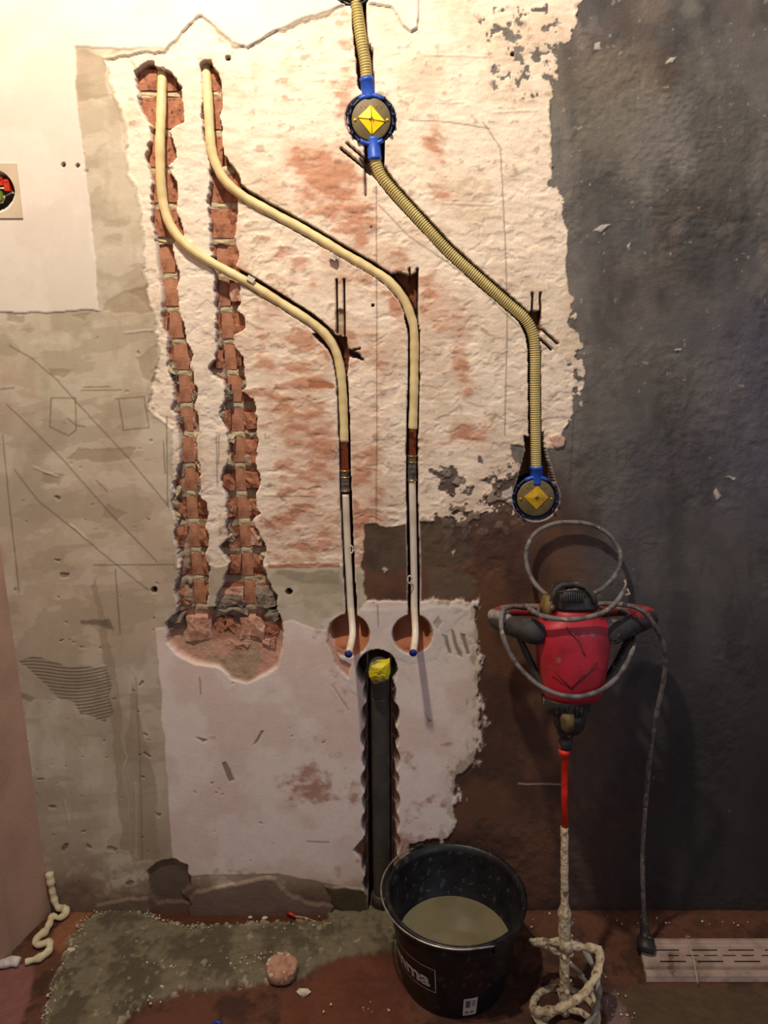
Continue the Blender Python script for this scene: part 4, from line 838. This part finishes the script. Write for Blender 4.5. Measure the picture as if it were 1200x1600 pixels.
G().add(*loft([(1140, 872, 898, None, 0), (1146, 870, 899, None, 0), (1150, 874, 895, None, 0), (1156, 874, 894, None, 0), (1158, 872, 895, None, 0), (1166, 874, 893, None, 0), (1172, 876, 892, None, 0)], 24, 2)).obj('chuck', M_mblack, mx)
# shaft
G().add(*loft([(1171, 873, 892, None, 0), (1178, 873, 891, None, 0), (1181, 877, 888, None, 0), (1240, 877, 887.5, None, 0), (1293, 877.5, 887.5, None, 0)], 20, 2)).obj('red_shaft', M_shred, mx)
a = ML(882, 1292); b_ = ML(885, 1400); zbot = .012
R3 = random.Random(11)
zt = a.z; pts_ = [Vector((a.x + (b_.x - a.x) * k / 40 * 1.3, 0, zt + (0.004 - zt) * k / 40)) for k in range(41)]
G().add(*tube(pts_, lambda i, n, an: .0072 + R3.uniform(-.0009, .0012) + (.0045 if 18 <= i <= 24 else 0) + (.002 if i in (17, 18, 25) else 0) + (.002 if i > 24 else 0), 16)).obj('crusted_shaft', M_coat, mx)
zs_ = ML(885, 1476).z; ax0 = ML(885, 1476).x; RP = .064
SIDE = lambda an: Vector((math.cos(an) * RP, -math.sin(an) * RP, 0))
pdl = G().add(*tube([Vector((ax0, 0, zs_ + .012)), Vector((ax0, 0, zs_ - .012))], lambda i, n, an: .0125 + R3.uniform(-.002, .002), 12)).obj('paddle_hub', M_coat, mx)
for (ph, turn, zt0, zb0, rr_, m_) in ((8, 165, zs_ - .004, .018, .0085, M_coat), (185, 170, zs_ + .002, .018, .0075, M_coat), (-62, 150, zs_ - .030, .012, .0060, M_coat2)):
    pts_ = []; n = 40
    for k in range(n + 1):
        u = k / n; an = math.radians(ph + turn * u); pts_.append(Vector((ax0 + math.cos(an) * RP, -math.sin(an) * RP, zt0 + (zb0 - zt0) * u)))
    if m_ is M_coat:
        sp = [Vector((ax0, 0, zt0 + .004)).lerp(pts_[0], q) for q in (.12, .4, .7)]; pts_ = sp + pts_
    pts_ = resample(catmull(pts_, 2), .004)
    kk = 0.0016 if m_ is M_coat else .0002
    G().add(*tube(pts_, lambda i, n_, an: rr_ + R3.uniform(-kk, kk) + .0012 * math.sin(i * .8), 12, True, .72)).obj('blade', m_, mx)
ringp = [Vector((ax0 + math.cos(q) * RP * .98, -math.sin(q) * RP * .98, .011)) for q in [k / 40 * 2 * math.pi for k in range(41)]]
G().add(*tube(ringp, lambda i, n_, an: .0075 + R3.uniform(-.0008, .0008), 10, False)).obj('bottom_ring', M_coat, mx)
for q in (30, 150, 270):
    qa = math.radians(q); G().add(*tube([Vector((ax0, 0, .016)), Vector((ax0 + math.cos(qa) * RP * .5, -math.sin(qa) * RP * .5, .022)), Vector((ax0 + math.cos(qa) * RP, -math.sin(qa) * RP, .012))], .0065, 10)).obj('spoke', M_coat, mx)
bl = G()
for k in range(26):
    zz = R3.uniform(.02, zs_ + .05); q = R3.uniform(0, 6.28); c = Vector((ax0 + math.cos(q) * .010, -math.sin(q) * .010, zz)); r_ = R3.uniform(.003, .006)
    v, f = lathe([(.0002, -r_), (r_ * .8, -r_ * .5), (r_, .1 * r_), (r_ * .6, r_ * .8), (.0002, r_)], 6, c); bl.add(v, f)
bl = bl.obj('plaster_lump', M_coat, mx); bl['kind'] = 'stuff'
# handles
def grip(pts, radii, name, m, parent=mx, seg=18, flat=1.0):
    d = catmull([ML(a, b_, n) for a, b_, n in pts], 6); rs = np.interp(np.linspace(0, 1, len(d)), np.linspace(0, 1, len(radii)), radii)
    return G().add(*tube(d, [float(q) for q in rs], seg, True, flat)).obj(name, m, parent)
grip([(846, 992, .022), (832, 987, .022), (815, 982, .012), (797, 977, -.012), (784, 972, -.038), (775, 968, -.060)], [.020, .0235, .021, .0195, .019, .017], 'left_grip', M_rubber)
grip([(944, 991, .022), (958, 987, .022), (976, 980, .012), (994, 974, -.012), (1008, 969, -.036), (1016, 966, -.055)], [.020, .0235, .021, .0195, .018, .016], 'right_grip', M_rubber)
grip([(775, 966, -.060), (779, 958, -.070), (800, 953, -.074), (835, 953, -.066), (866, 956, -.035)], [.014, .013, .012, .013, .015], 'rear_handle_bar', M_redbar)
grip([(1016, 964, -.055), (1010, 957, -.068), (985, 953, -.074), (955, 953, -.064), (924, 956, -.035)], [.014, .013, .012, .013, .015], 'rear_handle_bar', M_redbar)
grip([(985, 968, .004), (1000, 963, -.012), (1012, 962, -.034)], [.010, .012, .009], 'switch_lever', M_redbar)
grip([(794, 968, .0), (781, 963, -.030), (770, 961, -.055)], [.010, .011, .012], 'dust_cap', M_coat2)
grip([(990, 985, -.02), (975, 1020, -.01), (955, 1055, .0), (935, 1075, .01)], [.009, .010, .010, .010], 'side_brace', M_mblack)
grip([(806, 985, -.02), (822, 1020, -.01), (836, 1050, .0), (848, 1072, .01)], [.006, .007, .007, .007], 'side_brace', M_mblack)
# cable: one run, in image rows with its distance from the wall
CB = [(900, 915, .10), (870, 935, .09), (845, 922, .070), (828, 898, .045), (822, 868, .030), (832, 838, .022), (860, 820, .018), (895, 816, .016), (930, 822, .018), (958, 842, .022), (970, 870, .030), (962, 898, .045), (943, 918, .070), (918, 932, .080), (880, 946, .075), (830, 950, .09), (800, 948, .115), (786, 955, .14), (783, 975, .165), (788, 1000, .180), (802, 1030, .188), (824, 1056, .200), (850, 1076, .214), (880, 1087, .222), (910, 1088, .222), (940, 1078, .212), (966, 1056, .195), (984, 1026, .180), (992, 1000, .150), (994, 984, .110), (985, 962, .080), (965, 950, .095)]
CB2 = [(822, 946, .12), (832, 955, .175), (850, 963, .197), (880, 968, .202), (912, 966, .202), (940, 958, .198), (960, 944, .185), (972, 928, .170), (976, 921, .160)]
CB3 = [(862, 950, .16), (930, 944, .11), (965, 944, .15), (990, 948, .168), (1008, 958, .174), (1022, 976, .172), (1034, 1000, .165), (1040, 1030, .155), (1036, 1068, .145), (1027, 1110, .135), (1018, 1160, .125), (1012, 1220, .115), (1007, 1280, .110), (1004, 1340, .105), (1005, 1400, .105), (1007, 1436, .104)]
R4 = random.Random(2)
def cable(cb, name, step=.006):
    d = resample(catmull([MW(*q) for q in cb], 8), step)
    return G().add(*tube(d, lambda i, n_, an: .0047 + .0003 * math.sin(i * .9), 12)).obj(name, M_cable, mx)
cable(CB, 'power_cable'); cable(CB2, 'power_cable'); ct = cable(CB3, 'power_cable')
G().add(*tube([MW(974, 924, .165), MW(978, 912, .160), MW(976, 906, .158)], .0022, 6)).obj('frayed_tie', M_string, ct)
G().add(*tube([MW(974, 930, .17), MW(984, 928, .168), MW(980, 920, .166)], .0020, 6)).obj('frayed_tie', M_string, ct)
pg = [MW(1007, 1432, .104), MW(1007, 1448, .106), MW(1007, 1450, .106), MW(1008, 1460, .108), MW(1008.5, 1466, .112), MW(1009, 1478, .124), MW(1009, 1486, .134), MW(1009, 1487, .135)]
plug = G().add(*tube(pg, [.0065, .0080, .0095, .0110, .0185, .0200, .0190, .0160], 20)).obj('plug', M_mblack, ct)
d = (pg[-1] - pg[-2]).normalized()

# ------------------------------------------------------------ slotted plastic strip on the floor
g0 = F(996, 1472); g1 = F(1010, 1535)
c_ = Vector((g0.x, 0, 0)); Lg = .62; ya, yb_ = g0.y, g1.y
t = empty('vent_strip', Vector((g0.x, (ya + yb_) / 2, 0)), 'dusty pale slotted plastic strip lying on the floor under the mixer plug', 'strip')
base = t.location.copy()
# cross-section: (distance along width 0..1, height); slotted deck between
Wd = ya - yb_
def gx(u, v_): return u * Lg + v_ * (g1.x - g0.x) - 0.0
rows = [(0.0, .001), (0.02, .012), (.10, .014), (.13, .011), (.16, .014), (.20, .014), (.23, .011), (.26, .012), (.72, .012), (.745, .004), (.79, .004), (.82, .013), (.97, .013), (1.0, .001)]
slot_rows = [(.30, .34, 0.030, .055, 0), (.44, .475, 0.055, .03, 1), (.585, .625, 0.035, .055, 0)]
us_ = set([0, Lg]); 
def is_slot(xm_, vm):
    for (a, b_, off, ln, kd) in slot_rows:
        if a <= vm <= b_:
            if kd == 0: q = (xm_ - off) % .0813; return xm_ > off and q < ln
            q = (xm_ - off) % .0407; return xm_ > off and q < ln * .9
    return False
xsq = np.arange(0, Lg + .001, .004)
vr = []
fine_rows = []
for (v0, h0), (v1, h1) in zip(rows[:-1], rows[1:]):
    if (v0, v1) == (.26, .72):
        for q in [.26, .30, .34, .44, .475, .585, .625]: fine_rows.append((q, .012))
    else: fine_rows.append((v0, h0))
fine_rows.append(rows[-1])
v = []; f = []
ncol = len(xsq)
for (vv, hh) in fine_rows:
    for xq in xsq: v.append(Vector((float(xq) + vv * (g1.x - g0.x), ya - vv * Wd, hh)) - Vector((0, base.y, 0)))
for j in range(len(fine_rows) - 1):
    vm = (fine_rows[j][0] + fine_rows[j + 1][0]) / 2
    for i in range(ncol - 1):
        if is_slot(float(xsq[i]) + .002, vm): continue
        a = j * ncol + i; f.append((a, a + ncol, a + ncol + 1, a + 1))
for j_end in (0, ncol - 1):
    pass
o = mesh('strip_body', v, f, M_grate, t, False); so = o.modifiers.new('thickness', 'SOLIDIFY'); so.thickness = .0018; so.offset = -1
ep = [Vector((0 + vv * (g1.x - g0.x), ya - vv * Wd - base.y, hh)) for vv, hh in fine_rows]
v = ep + [Vector((p.x, p.y, 0.0005)) for p in ep]; n = len(ep)
mesh('end_edge', v, [(k, n + k, n + k + 1, k + 1) for k in range(n - 1)], M_grate, t, False)
for px_, py0, py1 in ((1077, 1468, 1540),):
    q0 = F(1076, 1473, .0152); q1 = F(1084, 1500, .0135); q2 = F(1090, 1536, .0142); q3 = F(1091, 1540, .002); q4 = F(1074, 1469, .004)
    G().add(*tube([p - base for p in (q4, q0, q1, q2, q3)], .0014, 6)).obj('tie_string', M_string, t)
G().add(*tube([F(1074, 1469, .012) - base, F(1072, 1462, .018) - base, F(1078, 1464, .02) - base], .0010, 6)).obj('tie_string', M_string, t)

# ------------------------------------------------------------ expanding foam, brick core, crumbs
R5 = random.Random(9)
def foam(pts, r_, label, m_=M_foam, j=.25):
    base = pts[0].copy(); base.z = 0
    d = resample(catmull([p - base for p in pts], 8), .003)
    rs = [r_ * (1 + j * (.5 * math.sin(i * .37) + .5 * math.sin(i * .83 + 1) + .5 * math.sin(i * .21)) + R5.uniform(-.05, .05)) for i in range(len(d))]
    o = G().add(*tube(d, rs, 14)).obj('foam_bead', m_); o.location = base; return tag(o, label, 'foam', 'beads of expanding foam in the left corner')
foam([P(77, 1364, .006), P(80, 1382, .008), P(84, 1402, .010), P(90, 1417, .014), F(100, 1420, .012), F(103, 1428, .010), F(92, 1434, .010), F(82, 1432, .010), F(77, 1444, .009), F(70, 1456, .009), F(60, 1464, .009), F(54, 1474, .009), F(62, 1476, .010), F(76, 1473, .010), F(77, 1484, .009), F(66, 1494, .009), F(54, 1499, .009), F(40, 1503, .008)], .0078, 'cream squiggle of expanding foam running down the left corner onto the floor')
foam([F(30, 1503, .010), F(18, 1502, .011), F(8, 1505, .011), F(-6, 1507, .011), F(-20, 1509, .010)], .0095, 'rough white foam lump on the floor at the left edge', M_foam2, .12)

c = F(441, 1524); c.z = .012; t = empty('brick_core', c, 'round pale drilled brick core lying on the cement patch', 'core')
v, f = lathe([(.0004, -.006), (.031, -.006), (.0335, -.003), (.0335, .014), (.0315, .0175), (.022, .019), (.010, .0175), (.0004, .019)], 30)
v = [Vector((p.x * (1 + .03 * math.sin(7 * math.atan2(p.y, p.x))), p.y * (1 + .03 * math.sin(5 * math.atan2(p.y, p.x))), p.z + (.001 * math.sin(9 * p.x * 100) if p.z > .01 else 0))) for p in v]
mesh('core_body', v, f, M_core, t); 
g = G()
for k in range(5):
    q = R5.uniform(1.0, 3.4); p = Vector((math.cos(q) * .030, math.sin(q) * .030, .017)); g.add(*lathe([(.0003, .003), (.0035, .001), (.003, -.002), (.0003, -.003)], 6, p))
g.obj('plaster_bit', M_crumb, t)

def crumbs(name, pts, rmin, rmax, m_, label, cat, kind='stuff'):
    g = G()
    for p in pts:
        r_ = R5.uniform(rmin, rmax); v = []
        for dz, rr_ in ((-.6, .6), (0, 1), (.6, .6)):
            for k in range(5): a = k / 5 * 6.283 + dz; v.append(Vector((p.x + math.cos(a) * r_ * rr_ * R5.uniform(.7, 1.3), p.y + math.sin(a) * r_ * rr_ * R5.uniform(.7, 1.3), p.z + r_ * .5 + dz * r_)))
        f = [(i * 5 + k, i * 5 + (k + 1) % 5, (i + 1) * 5 + (k + 1) % 5, (i + 1) * 5 + k) for i in range(2) for k in range(5)] + [(14, 10, 11, 12, 13), (4, 3, 2, 1, 0)]
        g.add(v, f)
    o = g.obj(name, m_, None, False); return tag(o, label, cat, None, kind)
pts_ = []
def along(poly, n, spread, z):
    for _ in range(n):
        i = R5.randrange(len(poly) - 1); u = R5.random(); a, b_ = poly[i], poly[i + 1]
        pts_.append(F(a[0] + (b_[0] - a[0]) * u + R5.gauss(0, spread), a[1] + (b_[1] - a[1]) * u + R5.gauss(0, spread * .7), z))
along([(70, 1590), (85, 1540), (108, 1490), (125, 1450), (150, 1425), (200, 1412)], 120, 5, .006)
along([(150, 1408), (180, 1405), (235, 1418)], 50, 6, .010); along([(200, 1420), (240, 1434), (280, 1445), (330, 1447)], 60, 4, .010); along([(240, 1510), (330, 1515), (400, 1495), (440, 1500)], 60, 12, .008); along([(150, 1560), (220, 1560), (250, 1550)], 26, 10, .008)
along([(340, 1445), (450, 1448), (520, 1440)], 16, 6, .008)
along([(650, 1440), (900, 1436), (1190, 1440)], 30, 8, .005); along([(940, 1500), (960, 1580), (1010, 1590)], 14, 10, .004); along([(500, 1560), (620, 1590)], 10, 12, .004)
crumbs('plaster_crumbs', pts_, .0008, .0030, M_crumb, 'pale plaster crumbs scattered on the cement patch', 'rubble')
CH_L = {'a': (380, 1537, .006), 'b': (414, 1433, .006), 'c': (391, 1432, .005), 'd': (472, 1548, .010), 'e': (111, 1484, .008)}
for nm, (a, b_, s_), lab in (('chip', (380, 1537, .006), 'white plaster chip on the brown soil left of the round brick core'), ('chip', (414, 1434, .005), 'long pale plaster chip near the wall foot, right of a smaller one'), ('chip', (391, 1433, .004), 'small pale plaster chip near the wall foot'), ('chip', (474, 1550, .010), 'flat tan chip on the floor below the round brick core'), ('chip', (110, 1485, .008), 'cream foam chip at the left edge of the cement patch')):
    c = F(a, b_, .008 if nm == 'chip' and s_ < .0065 and b_ < 1500 else .004); v = []
    for dz, rr_ in ((-.5, .9), (.1, 1.1), (.5, .7)):
        for k in range(8): an = k / 8 * 6.283; v.append(Vector((math.cos(an) * s_ * rr_ * R5.uniform(.8, 1.5), math.sin(an) * s_ * rr_ * R5.uniform(.7, 1.1), dz * s_ * .7)))
    f = [(i * 8 + k, i * 8 + (k + 1) % 8, (i + 1) * 8 + (k + 1) % 8, (i + 1) * 8 + k) for i in range(2) for k in range(8)] + [tuple(16 + k for k in range(8)), tuple(range(7, -1, -1))]
    o = mesh(nm, v, f, M_crumb, None, False); o.location = c; tag(o, lab, 'chip', 'loose chips on the floor')
t = empty('wall_plug', F(462, 1434, .006), 'small red plastic wall plug lying at the wall foot', 'plug')
bb = t.location
G().add(*tube([F(449, 1426, .008) - bb, F(454, 1428, .008) - bb, F(462, 1432, .007) - bb], [.005, .004, .003], 10)).obj('collar', M_redbit, t)
G().add(*tube([F(461, 1432, .007) - bb, F(476, 1434, .006) - bb, F(496, 1441, .006) - bb], [.0026, .0022, .0012], 8)).obj('shank', M_core, t)
o = G().add(*tube([F(333, 1599, .005), F(340, 1597, .006), F(346, 1600, .005)], .0035, 10)).obj('cap', M_bluebit); tag(o, 'tiny blue plastic cap on the soil at the bottom edge', 'cap')
